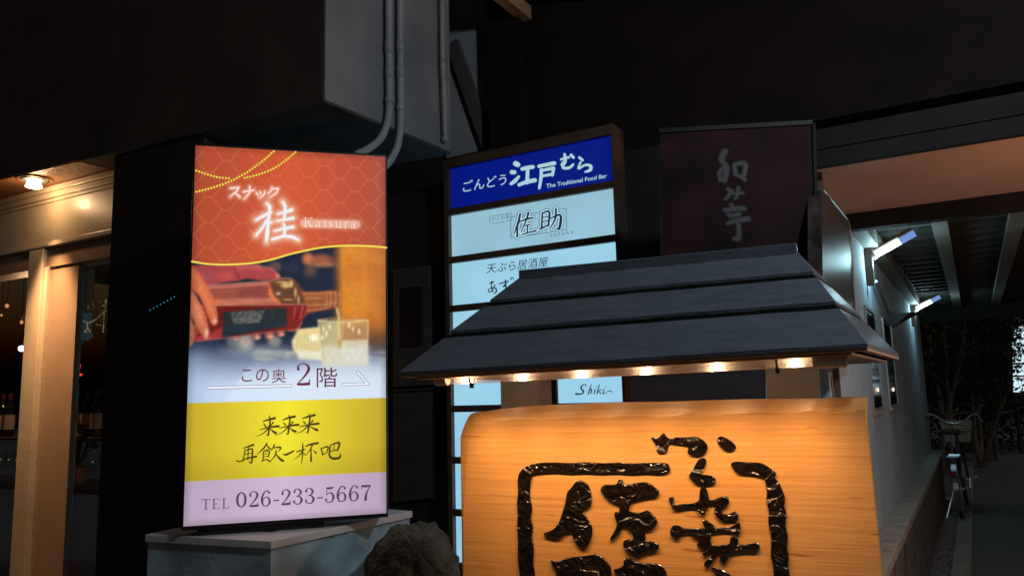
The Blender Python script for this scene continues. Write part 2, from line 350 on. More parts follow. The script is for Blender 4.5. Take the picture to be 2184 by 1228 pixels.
# ================================================================== CANOPY over the passage
cp = thing('passage_canopy', 'long flat canopy with dark fascia, brown soffit and slatted ceiling over the passage', 'canopy', FP(SW, 0, 2.4))
s1735 = st(onT(1728, 340))[0]; SR = 6.2; tB = 1.09
M['fascia'] = mat('charcoal_fascia_board', (.020, .020, .020), .75, var=.2, scale=5, bump=.06, spec=.12)
M['pale_soffit'] = mat('pinkish_brown_soffit_board', (.58, .36, .26), .6, var=.10, scale=2, bump=.15, bscale=140)
M['deck'] = mat('dark_ceiling_deck', (.12, .112, .098), .7, var=.25, scale=4)
M['slat'] = mat('grey_brown_ceiling_board', (.036, .034, .03), .7, var=.3, scale=4, spec=.15, stretch=(3, 3, 3))
MB().fbox(s1735, SR, -.045, 0, 2.49, 2.565).build('fascia_board', M['fascia'], cp)
MB().fbox(s1735, SR, -.04, 0, 2.572, 2.665).build('fascia_board', M['fascia'], cp)
MB().fbox(SW+.003, SR, .001, tB, 2.495, 2.52).build('soffit', M['pale_soffit'], cp)
MB().fbox(SW+.003, SR, tB, tB+.08, 2.40, 2.64).build('cross_beam', M['fascia'], cp)
sv = MB(); t = tB+.2
while t < tEnd:
    sv.fbox(SW+.09, SR, t, t+.035, 2.535, 2.575); t += .30
sv.build('ceiling_slats', M['slat'], cp)
MB().fbox(SW+.003, SR, tB+.081, tEnd, 2.5755, 2.60).build('ceiling_deck', M['deck'], cp)
M['rafter'] = mat('pale_rafter', (.20, .18, .15), .6, var=.15, scale=5)
for xx in (2000, 2172):
    q = hz(xx, 462, 2.495); s = st(q)[0]
    MB().fbox(s-.045, s+.045, tB+.082, tEnd, 2.495, 2.534).build('rafter', M['rafter'], cp)
MB().fbox(SW+.003, SR, tEnd, tEnd+.06, 2.33, 2.64).build('end_beam', M['fascia'], cp)
MB().fbox(SW+.003, SW+.09, tB+.082, tEnd, 2.42, 2.525).build('wall_plate', M['rafter'], cp)

# ================================================================== FLUORESCENT LAMPS on the passage wall
M['fluo'] = emi('fluorescent_tube', (.66, .95, 1.0), 14)
M['fluo_end'] = emi('blue_tube_cover', (.16, .28, .62), 1.0)
a1 = onW(1845, 556); o1 = hp(1951, 497, a1, d_); a2 = onW(1942, 665)
def fluo(lbl):
    t = thing('tube_lamp', lbl, 'lamp', a1, 'tube lamps along the passage wall')
    e = o1-a1; L = np.linalg.norm(e); e /= L; q = a1+r_*.0
    MB().box(a1+r_*.002-d_*.035-Z*.17, r_*.045, d_*.05, Z*.32).build('bracket', M['frame_brown'], t)
    MB().tube([a1+e*.055, a1+e*.075], .026, 10).build('socket', M['chrome_dull'], t)
    MB().tube([a1+e*.076, a1+e*L*.70], .021, 12).build('tube', M['fluo'], t, smooth=False)
    MB().tube([a1+e*(L*.70+.001), a1+e*L], .023, 12).build('tube_cover', M['fluo_end'], t)
    for kk in (.25, .55):
        fl = bpy.data.lights.new('tube_light', 'POINT'); fl.energy = 3.8; fl.color = (.50, .88, 1.0); fl.shadow_soft_size = .03
        fo2 = bpy.data.objects.new('tube_light', fl); COL.objects.link(fo2); fo2.parent = t; fo2.location = Vector(e*L*kk-Z*.055)
    MB().box(a1+e*.06+Z*.03-d_*.02, e*(L-.08), d_*.04, Z*.02).build('housing', M['frame_brown'], t)
    return t
f1 = fluo('lit fluorescent tube on a wall bracket, the nearer one above the wooden sign roof')
f2 = copy_tree(f1); f2.location = Vector(a2); f2['label'] = 'lit fluorescent tube on a wall bracket, the farther one deeper in the passage'

# ================================================================== TENANT BOARD
BL = st(onT(958, 700))[0]; BR = st(onT(1332, 700))[0]; PL = st(onT(965.5, 600))[0]; PR = st(onT(1316.5, 480))[0]
tb = thing('tenant_board', 'tall brown framed lightbox of pale tenant panels, topmost panel deep blue', 'sign', FP((BL+BR)/2, .05, .45))
ztop = 2.848; pitch = (2.848-.853)/7; ph = pitch-.037
M['tframe'] = mat('brown_sign_frame', (.08, .046, .028), .5, var=.25, scale=8)
fr = MB(); fr.fbox(BL, PL, -.035, .11, .3, ztop+.055); fr.fbox(PR, BR, -.035, .11, .3, ztop+.055)
fr.fbox(PL, PR, -.035, .11, ztop, ztop+.055)
for k in range(8): fr.fbox(PL, PR, -.030, .10, ztop-(k+1)*pitch, ztop-k*pitch-ph)
fr.fbox(PL, PR, .05, .10, .3, ztop); fr.build('frame', M['tframe'], tb)
M['panel_blue'] = emi('lit_blue_panel', s2l((0, 20, 122)), 1)
M['ink_dark'] = emi('dark_panel_ink', s2l((28, 40, 52)), 1)
M['ink_grey'] = emi('grey_panel_ink', s2l((78, 112, 128)), 1)
M['ink_pale'] = emi('pale_panel_lettering', s2l((168, 208, 214)), 1)
M['ink_halo'] = emi('pale_halo', s2l((182, 220, 236)), 1)
B4 = win(930, 260, .2443); B5 = win(930, 500, .2443); B1 = win(840, 500, .30939)
pan = []
tones = [None, (146, 190, 208), (153, 205, 228), (156, 208, 232), (154, 207, 232), (152, 205, 232), (150, 203, 230), (148, 200, 226)]
for k in range(8):
    zt = ztop-k*pitch
    m = M['panel_blue'] if k == 0 else emi('lit_pale_panel', s2l(tones[k]), 1, .06, 3)
    if k == 4:
        sm = st(onT(1120, 830))[0]; sm2 = st(onT(1191.5, 830))[0]
        MB().fbox(PL+.002, sm, -.006, .03, zt-ph, zt).build('sign_panel', m, tb)
        fr2 = MB().fbox(sm+.001, sm2-.001, -.02, .03, zt-ph, zt).build('divider', M['tframe'], tb)
        pan.append(MB().fbox(sm2, PR-.002, -.006, .03, zt-ph, zt).build('sign_panel', m, tb))
    else: pan.append(MB().fbox(PL+.002, PR-.002, -.006, .03, zt-ph, zt).build('sign_panel', m, tb))
TP = T0-d_*.006
ik = Ink(TP, d_)
for sd in ([(695, 365, 46), (715, 375, 42)], [(662, 440, 38), (685, 440, 36)], [(655, 540, 28), (690, 515, 34), (722, 478, 24)],
           [(752, 412, 32), (800, 400, 34), (845, 394, 34)], [(800, 405, 30), (795, 530, 34)], [(725, 550, 30), (790, 525, 34), (862, 510, 38)],
           [(898, 388, 30), (970, 373, 32), (1032, 362, 36)], [(918, 425, 24), (1020, 405, 30)], [(915, 475, 22), (1018, 457, 26)],
           [(918, 420, 28), (916, 490, 28), (902, 578, 24)], [(1027, 405, 28), (1016, 465, 26)],
           [(1092, 328, 20), (1158, 310, 22)], [(1122, 284, 24), (1128, 345, 26), (1105, 388, 22), (1118, 404, 24), (1165, 400, 26), (1198, 372, 20)], [(1110, 350, 18), (1095, 375, 16), (1112, 392, 18)], [(1180, 292, 28), (1200, 312, 24)],
           [(1252, 312, 24), (1280, 335, 22)], [(1262, 352, 18), (1244, 408, 20), (1300, 378, 20), (1348, 385, 28), (1345, 420, 30), (1300, 438, 14)]):
    ik.stroke(sd, B4)
ik.type('ごんどう', (236, 610), (614, 540), 80, B4, bold=.004)
ik.type('The Traditional Food Bar', (962, 578), (1490, 487), 38, B4, bold=.012)
ik.build('lettering', M['ink_pale'], pan[0])
SAS = [[(735, 800, 16), (718, 880, 20), (680, 980, 8)], [(712, 880, 12), (708, 1000, 18)], [(730, 872, 10), (790, 848, 16), (845, 838, 14)], [(806, 792, 20), (790, 850, 14), (742, 962, 8)],
       [(768, 908, 8), (820, 896, 12)], [(798, 905, 12), (796, 960, 12)], [(748, 986, 10), (810, 965, 12), (872, 950, 14)],
       [(928, 795, 14), (922, 930, 16)], [(925, 800, 10), (988, 785, 18), (980, 908, 16)], [(930, 835, 8), (980, 825, 10)], [(930, 872, 8), (980, 862, 10)], [(905, 938, 14), (955, 912, 14), (988, 898, 10)],
       [(1000, 842, 10), (1086, 815, 20), (1076, 930, 22), (1048, 922, 6)], [(1046, 758, 16), (1040, 845, 16), (982, 950, 6)]]
ik = Ink(TP, d_, .0015)
for a, b in (((650, 830), (1135, 755)), ((1135, 755), (1140, 940)), ((1140, 940), (655, 1015)), ((655, 1015), (650, 830))): ik.stroke([(*a, 5), (*b, 5)], B4)
for sd in SAS: ik.stroke(sd, B4, grow=34)
ik.build('outline', M['ink_grey'], pan[1])
ik2 = Ink(TP, d_, .0030)
for sd in SAS: ik2.stroke(sd, B4, grow=22)
ik2.build('halo', M['ink_halo'], pan[1])
ik3 = Ink(TP, d_, .0042)
for sd in SAS: ik3.stroke(sd, B4, k=1.05)
ik3.build('lettering', M['ink_dark'], pan[1])
ik4 = Ink(TP, d_, .0015)
ik4.stroke([(490, 822, 4), (640, 798, 4), (660, 805, 4), (660, 848, 4), (640, 862, 4), (490, 888, 4), (470, 880, 4), (470, 832, 4), (490, 822, 4)], B4, sub=4)
ik4.type('かくれ家', (485, 866), (642, 840), 34, B4); ik4.type('sasuke', (998, 1003), (1202, 974), 40, B4, track=.35, bold=-.004)
ik4.build('small_lettering', M['ink_grey'], pan[1])
ik = Ink(TP, d_, .0015)
ik.type('天ぷら居酒屋', (438, 335), (975, 270), 68, B5, shear=.12)
for sd in ([(468, 425, 10), (500, 415, 14)], [(486, 408, 10), (484, 470, 10), (500, 500, 10)], [(515, 440, 10), (480, 500, 8), (455, 490, 10), (480, 465, 6), (520, 470, 12), (525, 500, 12), (500, 522, 5)],
           [(552, 430, 10), (630, 408, 12)], [(605, 398, 12), (608, 440, 14), (585, 455, 10), (600, 440, 8), (612, 460, 12), (595, 495, 5)], [(650, 378, 10), (658, 395, 8)], [(668, 376, 10), (676, 390, 8)],
           [(735, 378, 12), (745, 430, 12), (720, 470, 6)], [(710, 420, 8), (770, 408, 10)], [(850, 352, 10), (870, 366, 16), (868, 372, 8)], [(820, 385, 10), (900, 372, 14)],
           [(1000, 358, 8), (1040, 348, 14), (1050, 352, 10)], [(990, 400, 10), (1070, 390, 12)], [(1160, 318, 8), (1180, 330, 12)], [(1215, 300, 14), (1190, 330, 8)], [(1150, 355, 8), (1240, 345, 12)]): ik.stroke(sd, B5)
ik.build('lettering', M['ink_dark'], pan[2])
ik = Ink(TP, d_, .0015)
for sd in ([(1328, 1044, 7), (1318, 1032, 6), (1296, 1040, 8), (1292, 1062, 11), (1308, 1082, 11), (1290, 1098, 9), (1256, 1098, 14)], [(1362, 1032, 5), (1352, 1060, 8), (1340, 1098, 9)], [(1344, 1080, 4), (1362, 1064, 6), (1362, 1080, 9), (1356, 1098, 5)],
           [(1388, 1066, 7), (1380, 1096, 8)], [(1394, 1048, 6), (1396, 1046, 6)], [(1418, 1032, 5), (1410, 1060, 8), (1400, 1098, 8)], [(1432, 1066, 6), (1410, 1080, 4), (1420, 1086, 8), (1430, 1097, 5)],
           [(1450, 1064, 6), (1442, 1094, 8), (1458, 1092, 4), (1478, 1078, 5), (1495, 1078, 6), (1512, 1086, 3)], [(1456, 1047, 6), (1458, 1045, 6)]): ik.stroke(sd, B1)
ik.build('lettering', M['ink_dark'], pan[4])

# ================================================================== DARK RED SIGN and its neighbours by the passage mouth
ra = AZ(100); rn = NR(ra)
D0 = hd(1567, 560, 2.95); 
if rn@(D0-CAM) < 0: rn = -rn
def onD(x, y, off=0): return hp(x, y, D0+rn*off, rn)
db = thing('dark_shop_sign', 'unlit dark red shop sign with grey outlined brush characters beside the tenant board', 'sign', onD(1570, 700))
M['dark_red'] = mat('dark_red_printed_face', (.018, .003, .004), .7, var=.85, scale=4.5, col2=(.006, .004, .005), spec=.15)
M['outline_grey'] = mat('grey_character_outline', (.05, .047, .05), .8, var=.1, spec=.1)
M['char_black'] = mat('black_red_character', (.014, .007, .008), .5, var=.1)
M['dk_frame'] = mat('dark_sign_frame', (.008, .006, .006), .5, var=.2, spec=.2)
qa, qb, qc, qd = onD(1408, 283), onD(1732, 264), onD(1741, 600), onD(1412, 640)
MB().slab([qa, qb, qc, qd], rn*.16).build('face', M['dark_red'], db)
MB().slab([onD(1733, 262, -.01), onD(1740, 262, -.01), onD(1750, 640, -.01), onD(1742.5, 640, -.01)], rn*.18).build('edge_trim', mat('blue_black_edge', (.010, .011, .018), .6, var=.1, spec=.1), db)
MB().slab([onD(1405, 283, -.008), onD(1405, 274, -.008), onD(1734, 256, -.008), onD(1732, 265, -.008)], rn*.17).build('top_trim', M['dk_frame'], db)
N2 = win(1480, 300, .19544)
NAG = [[(340, 120, 60), (300, 195, 56), (300, 235, 40)], [(310, 230, 44), (355, 300, 60), (330, 430, 60)], [(320, 290, 30), (275, 360, 40), (290, 430, 40)], [(440, 280, 40), (455, 350, 40)], [(440, 262, 36), (555, 256, 50), (545, 385, 44)], [(450, 370, 30), (500, 390, 36), (555, 425, 44)],
       [(375, 535, 40), (400, 560, 30)], [(420, 545, 28), (380, 600, 34), (345, 640, 26)], [(485, 520, 40), (470, 600, 28), (445, 635, 24)], [(420, 580, 22), (530, 575, 30)],
       [(405, 700, 40), (430, 730, 40)], [(340, 762, 44), (450, 742, 50), (550, 742, 44)], [(375, 800, 40), (400, 820, 40), (500, 800, 36)], [(370, 905, 40), (470, 872, 44), (590, 855, 56)], [(480, 890, 42), (490, 1000, 46), (480, 1068, 54), (440, 1072, 40)],
       [(560, 1300, 30), (520, 1420, 40)], [(440, 1330, 30), (600, 1300, 34)]]
ik = Ink(D0, rn, .0015)
for sd in NAG[:15]: ik.stroke(sd, N2, grow=22)
ik.build('outline', M['outline_grey'], db)
ik = Ink(D0, rn, .0032)
for sd in NAG[:15]: ik.stroke(sd, N2, grow=-4)
ik.build('lettering', M['char_black'], db)
# lower dark board
D1 = hd(1500, 830, 2.9)
def onD1(x, y): return hp(x, y, D1, rn)
lb = thing('dark_menu_board', 'dark lower signboard with dim outlined characters seen between the two posts', 'sign', onD1(1500, 850))
MB().slab([onD1(1345, 690), onD1(1631, 690), onD1(1634, 900), onD1(1345, 900)], rn*.05).build('face', M['char_black'], lb)
MB().slab([hp(1631.2, 690, D1-rn*.006, rn), hp(1633.5, 690, D1-rn*.006, rn), hp(1636.5, 900, D1-rn*.006, rn), hp(1634.2, 900, D1-rn*.006, rn)], rn*.06).build('edge_trim', M['chrome_dull'], lb)
C2 = win(1380, 500, .30939)
ik = Ink(D1, rn, .0015)
for sd in ([(690, 960, 7), (720, 975, 7), (690, 1000, 7), (655, 1020, 7), (645, 1040, 7), (670, 1048, 7), (715, 1030, 7), (752, 1040, 7), (750, 1018, 7), (705, 1020, 7), (740, 985, 7), (715, 960, 7), (690, 960, 7)],
           [(655, 1095, 6), (690, 1090, 6), (725, 1095, 6), (705, 1120, 6), (675, 1130, 6), (665, 1110, 6), (655, 1095, 6)], [(740, 1110, 6), (760, 1103, 6), (788, 1112, 6), (785, 1128, 6), (750, 1130, 6), (740, 1110, 6)]): ik.stroke(sd, C2)
ik.build('lettering', M['outline_grey'], lb)
# glossy side sign with a rounded shoulder
E0 = hd(1752, 520, 2.75); e_n = NR(AZ(28.0))
if e_n@(CAM-E0) < 0: e_n = -e_n
def onE(x, y): return hp(x, y, E0, e_n)
ss = thing('side_board', 'glossy dark board with rounded shoulder projecting at the passage mouth, edge on', 'sign', onE(1785, 690))
M['side_gloss'] = mat('glossy_dark_side_print', (.045, .032, .03), .4, var=.6, scale=5, stretch=(4, 4, 1), spec=.14)
ptsE = [onE(*q) for q in [(1752, 405), (1770, 424), (1790, 448), (1805, 466), (1811, 480), (1814, 510), (1818, 570), (1826, 700), (1828, 760), (1758, 800)]]
MB().slab(ptsE, -e_n*.05).build('face', M['side_gloss'], ss)
rim = MB().tube([onE(*q)+e_n*.002 for q in [(1756, 409), (1770, 424), (1790, 448), (1805, 466), (1811, 480), (1814, 510), (1818, 570), (1826, 700), (1828, 760)]], .0042, 6); rim.build('rim', M['chrome_dull'], ss, smooth=True)

# ================================================================== LEFT BUILDING: dark overhang, white return wall, lit shop window
LR = AZ(116); LN = NR(LR); LN = LN if LN[1] > 0 else -LN
B0 = hz(693, 215, 2.78); B2 = hz(962, 326, 2.78)
lb2 = thing('corner_building', 'dark building with white plaster return wall, lit soffit and a cream framed shop window', 'building', (B0[0]-1, B0[1]+.5, 0))
SD = (B2-B0)/np.linalg.norm(B2-B0); SL = np.linalg.norm(B2-B0)
q0, q1 = B0*np.array([1, 1, 0]), B2*np.array([1, 1, 0])
SNn = np.array([SD[1], -SD[0], 0])
MB().prism([q0-SNn*.012, q1-SNn*.012, q1-LR*5, q0-LR*4.2], 2.785, 6.4).build('upper_storey', M['overhang'], lb2)
MB().prism([q0-SNn*.011, q0, q1, q1-SNn*.011], 2.785, 6.4).build('return_wall', M['white_plaster'], lb2)
ulim = -LR*1.62
fixn(MB().prism([q0-SNn*.0, q1, q1+ulim, q0+ulim], 2.772, 2.784).build('underside', mat('shade_dark_underside', (.035, .035, .034), .85, var=.4, scale=4), lb2))  # plaster colour darkened to stand in for shade under the storey
fixn(MB().prism([q0+ulim*1.001, q1+ulim*1.001, q1-LR*5, q0-LR*4.2], 2.770, 2.784).build('soffit', M['soffit'], lb2))
LP = np.array([-2.60, 4.315, 0]); lr = AZ(118.9); ln = NR(lr); ln = ln if ln[1] > 0 else -ln
def onL(x, y, off=0): return hp(x, y, LP+ln*off, ln)
def LS(q): return (q-LP)@lr
def lbox(mb, s0, s1, o0, o1, z0, z1): return mb.box(LP+lr*s0+ln*o0+Z*z0, lr*(s1-s0), ln*(o1-o0), Z*(z1-z0))
s_r = LS(onL(262, 450)); s_l = -2.2
zF = onL(232, 502)[2]
lbox(MB(), s_l, s_r, 0, .12, zF, 2.769).build('fascia_panel', M['cream'], lb2)
cr = MB()
for (o, z0, z1) in ((-.022, 2.735, 2.768), (-.014, 2.700, 2.734), (-.010, 2.676, 2.690), (-.012, zF+.002, zF+.03)): lbox(cr, s_l, s_r, o, -.0005, z0, z1)
cr.build('moulding', M['cream'], lb2, bevel=.004)
zH = onL(150, 560)[2]
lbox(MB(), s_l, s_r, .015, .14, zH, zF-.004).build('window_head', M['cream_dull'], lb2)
sm0, sm1, sm2 = LS(onL(62, 560)), LS(onL(101, 560)), LS(onL(160, 560))
mm = MB(); lbox(mm, sm0+.016, sm1-.03, -.012, .05, 0, zF-.006); lbox(mm, sm0, sm0+.0155, -.002, .05, 0, zH-.001); lbox(mm, sm1-.0295, sm1, .0, .05, 0, zH-.001)
mm.build('mullion', M['cream'], lb2, bevel=.003)
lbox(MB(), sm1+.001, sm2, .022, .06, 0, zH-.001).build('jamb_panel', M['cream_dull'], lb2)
M['win_glass'] = glassy('shop_window_glass', (.9, .92, .92), .03)
wf = lbox(MB(), s_l, sm0-.001, .05, .056, .0, zH-.001).build('window_pane', M['win_glass'], lb2)
lbox(MB(), sm2+.001, s_r, .05, .056, .0, zH-.001).build('window_pane', M['win_glass'], lb2)
lbox(MB(), s_l, s_r, 1.9, 2.0, 0, 2.75).build('inner_wall', M['dark_wall'], lb2)
lbox(MB(), s_l, s_r, .14, 1.9, 2.6, 2.65).build('inner_ceiling', M['black_wall'], lb2)
# the dark pillar between window and lightbox
pp = onL(233, 430, -.30); ps = LS(pp)
pf0, pf1 = hp(236, 520, B0+LN*.03, LN), hp(428, 520, B0+LN*.03, LN)
MB().prism([pf0, pf1, pf1+LN*.32, pf0+LN*.32], 0, 2.769).build('pillar', mat('black_brown_pillar', (.032, .021, .017), .8, var=.3, scale=6, bump=.3, spec=.15), lb2)

# downlight
zc2 = 2.770; dl = hz(73, 381, zc2)
dn = thing('downlight', 'lit recessed downlight with metal ring in the brown soffit above the shop window', 'lamp', dl)
rg = MB(); rg.torus(dl+Z*-.002, (1, 0, 0), (0, 1, 0), .082, .009, 32, 8); rg.build('trim_ring', mat('bronze_ring', (.35, .22, .12), .25, metal=.8, var=.05), dn, smooth=True)
MB().tube([dl+Z*.0, dl-Z*.012], [.07, .06], 20).build('reflector', M['chrome_dull'], dn)
MB().tube([dl-Z*.0125, dl-Z*.03, dl-Z*.048, dl-Z*.052], [.030, .036, .042, .034], 16).build('bulb', M['bulb_down'] if 'bulb_down' in M else emi('lit_downlight_bulb', (1, .74, .45), 14), dn, smooth=True)
ld = bpy.data.lights.new('downlight_beam', 'POINT'); ld.energy = 3.4; ld.color = (1, .58, .28); ld.shadow_soft_size = .03
lo = bpy.data.objects.new('downlight_beam', ld); COL.objects.link(lo); lo.parent = dn; lo.location = (0, 0, -.085)
ld = bpy.data.lights.new('downlight_cone', 'SPOT'); ld.energy = 330; ld.color = (1, .57, .28); ld.shadow_soft_size = .03; ld.spot_size = math.radians(58); ld.spot_blend = 1
lo = bpy.data.objects.new('downlight_cone', ld); COL.objects.link(lo); lo.parent = dn; lo.location = (0, 0, -.09)

# ================================================================== PIPES and brace on the white walls
rW = SNn  # return wall normal
def onR(x, y, off=.0): return hp(x, y, B0+SNn*off, SNn)
PG = 'conduits on the white return wall'
def pipe(pts, rad, lbl, clips=()):
    t = thing('conduit_pipe', lbl, 'pipe', pts[-1], PG)
    MB().tube(crom(pts, 6), rad, 10).build('pipe', M['pipe'], t, smooth=True)
    for c in [pts[1]-Z*.10, pts[2]+Z*.06]: MB().tube([c+Z*.028, c-Z*.028], rad*1.16, 10).build('coupling', M['pipe'], t, smooth=True)
    for c in clips: MB().tube([c+Z*.012, c-Z*.012], rad*1.28, 10).build('clip', M['pipe'], t)
p1 = [onR(829, -60, .03), onR(829, 60, .03), onR(830, 180, .03), onR(829, 240, .03), onR(822, 275, .03), onR(808, 300, .03), onR(785, 318, .03), onR(760, 330, .03)]
pipe(p1, .0175, 'left one of two bending grey conduit pipes on the white wall', [onR(830, 214, .03)])
p2 = [onR(853, -60, .03), onR(853, 60, .03), onR(854, 180, .03), onR(854, 250, .03), onR(851, 295, .03), onR(842, 325, .03), onR(826, 350, .03), onR(800, 372, .03)]
pipe(p2, .0175, 'right one of two bending grey conduit pipes on the white wall', [onR(854, 231, .03)])
p3 = [onR(942, -60, .03), onR(943, 100, .03), onR(946, 200, .03), onR(949, 292, .03)]
pipe(p3, .013, 'thin straight conduit pipe ending in open air above the tenant board', [onR(949, 296, .03)])
def onB(x, y, off=0): return hp(x, y, FP(0, .28+off, 0), d_)
br = MB(); A_, B_ = onB(962, 90, -.04), onB(1052, 345, -.04)
e = (B_-A_)/np.linalg.norm(B_-A_); sd = np.cross(e, d_); sd /= np.linalg.norm(sd)
br.box(A_-sd*.045, e*np.linalg.norm(B_-A_), sd*.09, d_*.035)
br.build('wall_brace', mat('dark_grey_steel', (.085, .085, .09), .55, var=.2), bevel=.003, label='dark diagonal brace across the white upper wall above the tenant board', cat='brace')

# ================================================================== THINGS BEHIND THE SHOP GLASS
def onI(x, y, dep): return hp(x, y, LP+ln*dep, ln)
M['pend'] = emi('warm_pendant_bulb', (1, .42, .12), .9)
M['cool'] = emi('cool_reflected_glow', (.62, .78, 1), 6)
M['neon'] = emi('red_neon', (1, .06, .05), 2.2)
for (x, y, rr, lb_) in ((15, 652, .013, 'small amber bulb hanging in the shop window, the higher one'), (46, 687, .011, 'small amber bulb hanging in the shop window, the lower one'), (3, 672, .008, 'small amber bulb at the very left edge of the window')):
    c = onI(x, y, .8); t = thing('pendant_bulb', lb_, 'lamp', c, 'amber bulbs in the window')
    MB().ball(c, rr, 10, 8, (1, 1, 1.3)).build('bulb', M['pend'], t, smooth=True); MB().tube([c+Z*rr*1.2, c+Z*.8], .003, 5).build('cord', M['black_metal'], t)
    MB().tube([c+Z*rr*1.1, c+Z*(rr*1.1+.03)], .012, 8).build('socket', M['frame_brown'], t)
c = onI(46, 743, .7); t = thing('glow_reflection', 'cool white glow standing in for a reflection on the dark shop window', 'lamp', c)  # glowing ball modelled in place of a reflection in the glass
MB().ball(c, .022, 10, 8).build('lens', M['cool'], t, smooth=True); MB().tube([c+ln*.02, c+ln*.09], [.03, .022], 10).build('glow_back', M['black_metal'], t)
t = thing('neon_ring', 'small red neon rings glowing low in the dark window', 'lamp', onI(166, 785, .7))
for (x, y, a) in ((166, 781, .026), (166, 786, .022), (172, 799, .012)):
    q = onI(x, y, .7); MB().torus(q, lr, Z*.55+ln*.3, a, .0035, 20, 5).build('neon_tube', M['neon'], t, smooth=True)
# teal banner sheet standing in for a mirrored sign, and bead garland
tb2 = thing('window_reflection', 'dim teal banner sheet standing in for a sign mirrored in the window glass', 'reflection', onI(180, 745, 1.2))
M['teal'] = emi('dim_teal_reflection', s2l((34, 58, 66)), .6, .4, 9)
MB().slab([onI(158, 575, 1.2), onI(201, 575, 1.2), onI(197, 722, 1.2), onI(156, 722, 1.2)], ln*.004).build('mirrored_sheet', mat('dark_teal_sheet', (.05, .09, .1), .7), tb2)
MB().slab([onI(160, 672, 1.19), onI(196, 666, 1.19), onI(194, 722, 1.19), onI(158, 726, 1.19)], ln*.004).build('print', M['teal'], tb2)
lv = MB()
for k, (a, b) in enumerate(((118, 198), (118, 188), (118, 176), (120, 170), (125, 166))): lv.slab([onI(a+40, 714+k*8, 1.17), onI(b, 712+k*8, 1.17), onI(b, 718+k*8, 1.17), onI(a+40, 720+k*8, 1.17)], ln*.004)
lv.build('stripe_reflection', M['teal'], tb2)
M['bead'] = emi('glowing_bead', (.85, .66, .42), .22)  # faint bead glow stands in for reflected glints
gt = thing('bead_garland', 'drooping garland of glinting crystal beads behind the window', 'garland', onI(185, 700, 1.0))
gb2 = MB()
for P in ([(157, 650), (157, 668), (172, 680), (188, 688), (205, 680), (222, 662), (226, 640)], [(168, 684), (170, 700), (168, 708)], [(186, 688), (186, 700), (180, 707), (192, 707), (186, 698)], [(222, 665), (221, 690), (220, 708)]):
    cc = crom([(x, y, 1) for x, y in P], 5)
    for q in cc: gb2.ball(onI(q[0], q[1], 1.0), .0055*rng.uniform(.6, 1.3), 6, 4)
for i in range(24):
    x, y = rng.uniform(158, 226), rng.uniform(632, 700); gb2.ball(onI(x, y, 1.05), rng.uniform(.002, .006), 5, 4)
gb2.build('beads', M['bead'], gt)
wl = bpy.data.lights.new('window_glow', 'POINT'); wl.energy = 8; wl.color = (1, .55, .28); wl.shadow_soft_size = .05
wo = bpy.data.objects.new('window_glow', wl); COL.objects.link(wo); wo.location = Vector(onI(60, 680, .45))
# bottles and glasses on the shelf
M['bottle'] = mat('dark_bottle_glass', (.02, .015, .01), .08, var=.3, coat=.6)
M['label'] = mat('cream_paper_label', (.62, .50, .40), .7, var=.1)
M['glass_lit'] = emi('glint_in_glass', (.75, .45, .22), .35)  # small glowing ball in place of a highlight on the glass
sh = MB(); lbox(sh, s_l, s_r, .45, .9, .98, 1.01); lbox(sh, s_l, s_r, .45, .9, 1.30, 1.315)
sh.build('display_shelf', M['frame_brown'], label='dark display shelf of two boards standing behind the shop window', cat='shelf')
BG = 'bottles in the shop window'
def bottle(p, h=.30, rad=.036):
    t = thing('wine_bottle', 'x', 'bottle', p, BG)
    prof = [(0, rad*.95), (.02, rad), (.6, rad), (.7, rad*.8), (.78, rad*.36), (.98, rad*.34), (1, rad*.38)]
    MB().tube([p+Z*h*a for a, _ in prof], [b for _, b in prof], 12).build('body', M['bottle'], t, smooth=True)
    MB().tube([p+Z*h*.16, p+Z*h*.5], rad*1.02, 12, caps=False).build('label', M['label'], t, smooth=True)
    MB().tube([p+Z*h*.85, p+Z*h*1.005], rad*.40, 10).build('capsule', M['neon_dull'], t)
    return t
M['neon_dull'] = mat('dark_red_foil', (.12, .02, .02), .35, var=.2)
b0 = None
spots = [(8, 'cream labelled wine bottle at the left edge of the window'), (23, 'cream labelled wine bottle second from the left edge of the window'), (-12, None), (150, 'dark bottle just right of the cream mullion'), (168, 'dark bottle second right of the cream mullion'), (187, 'dark bottle under the bead garland'), (209, 'dark bottle next to the black pillar')]
for x, lbl in spots:
    if lbl is None: continue
    p = onI(x, 840, .62); p[2] = 1.316
    if b0 is None: b0 = bottle(p); t = b0
    else: t = copy_tree(b0); t.location = Vector(p)
    t['label'] = lbl
GG = 'stemmed glasses in the shop window'; g0 = None
for x, lbl in ((6, 'stemmed glass glinting on the lower shelf at the left window edge'), (24, 'stemmed glass on the lower shelf, second from the left window edge'), (40, 'stemmed glass on the lower shelf close left of the mullion'), (176, 'stemmed glass on the lower shelf right of the mullion'), (202, 'stemmed glass on the lower shelf close to the black pillar')):
    p = onI(x, 940, .58); p[2] = 1.011
    if g0 is None:
        g0 = thing('wine_glass', lbl, 'glass', p, GG)
        MB().tube([p, p+Z*.006, p+Z*.01, p+Z*.09, p+Z*.11, p+Z*.15, p+Z*.20], [.032, .03, .004, .004, .025, .036, .03], 12, caps=False).build('bowl', M['win_glass'], g0, smooth=True)
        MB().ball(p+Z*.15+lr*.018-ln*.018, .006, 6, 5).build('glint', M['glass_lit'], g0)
        t = g0
    else: t = copy_tree(g0); t.location = Vector(p); t['label'] = lbl
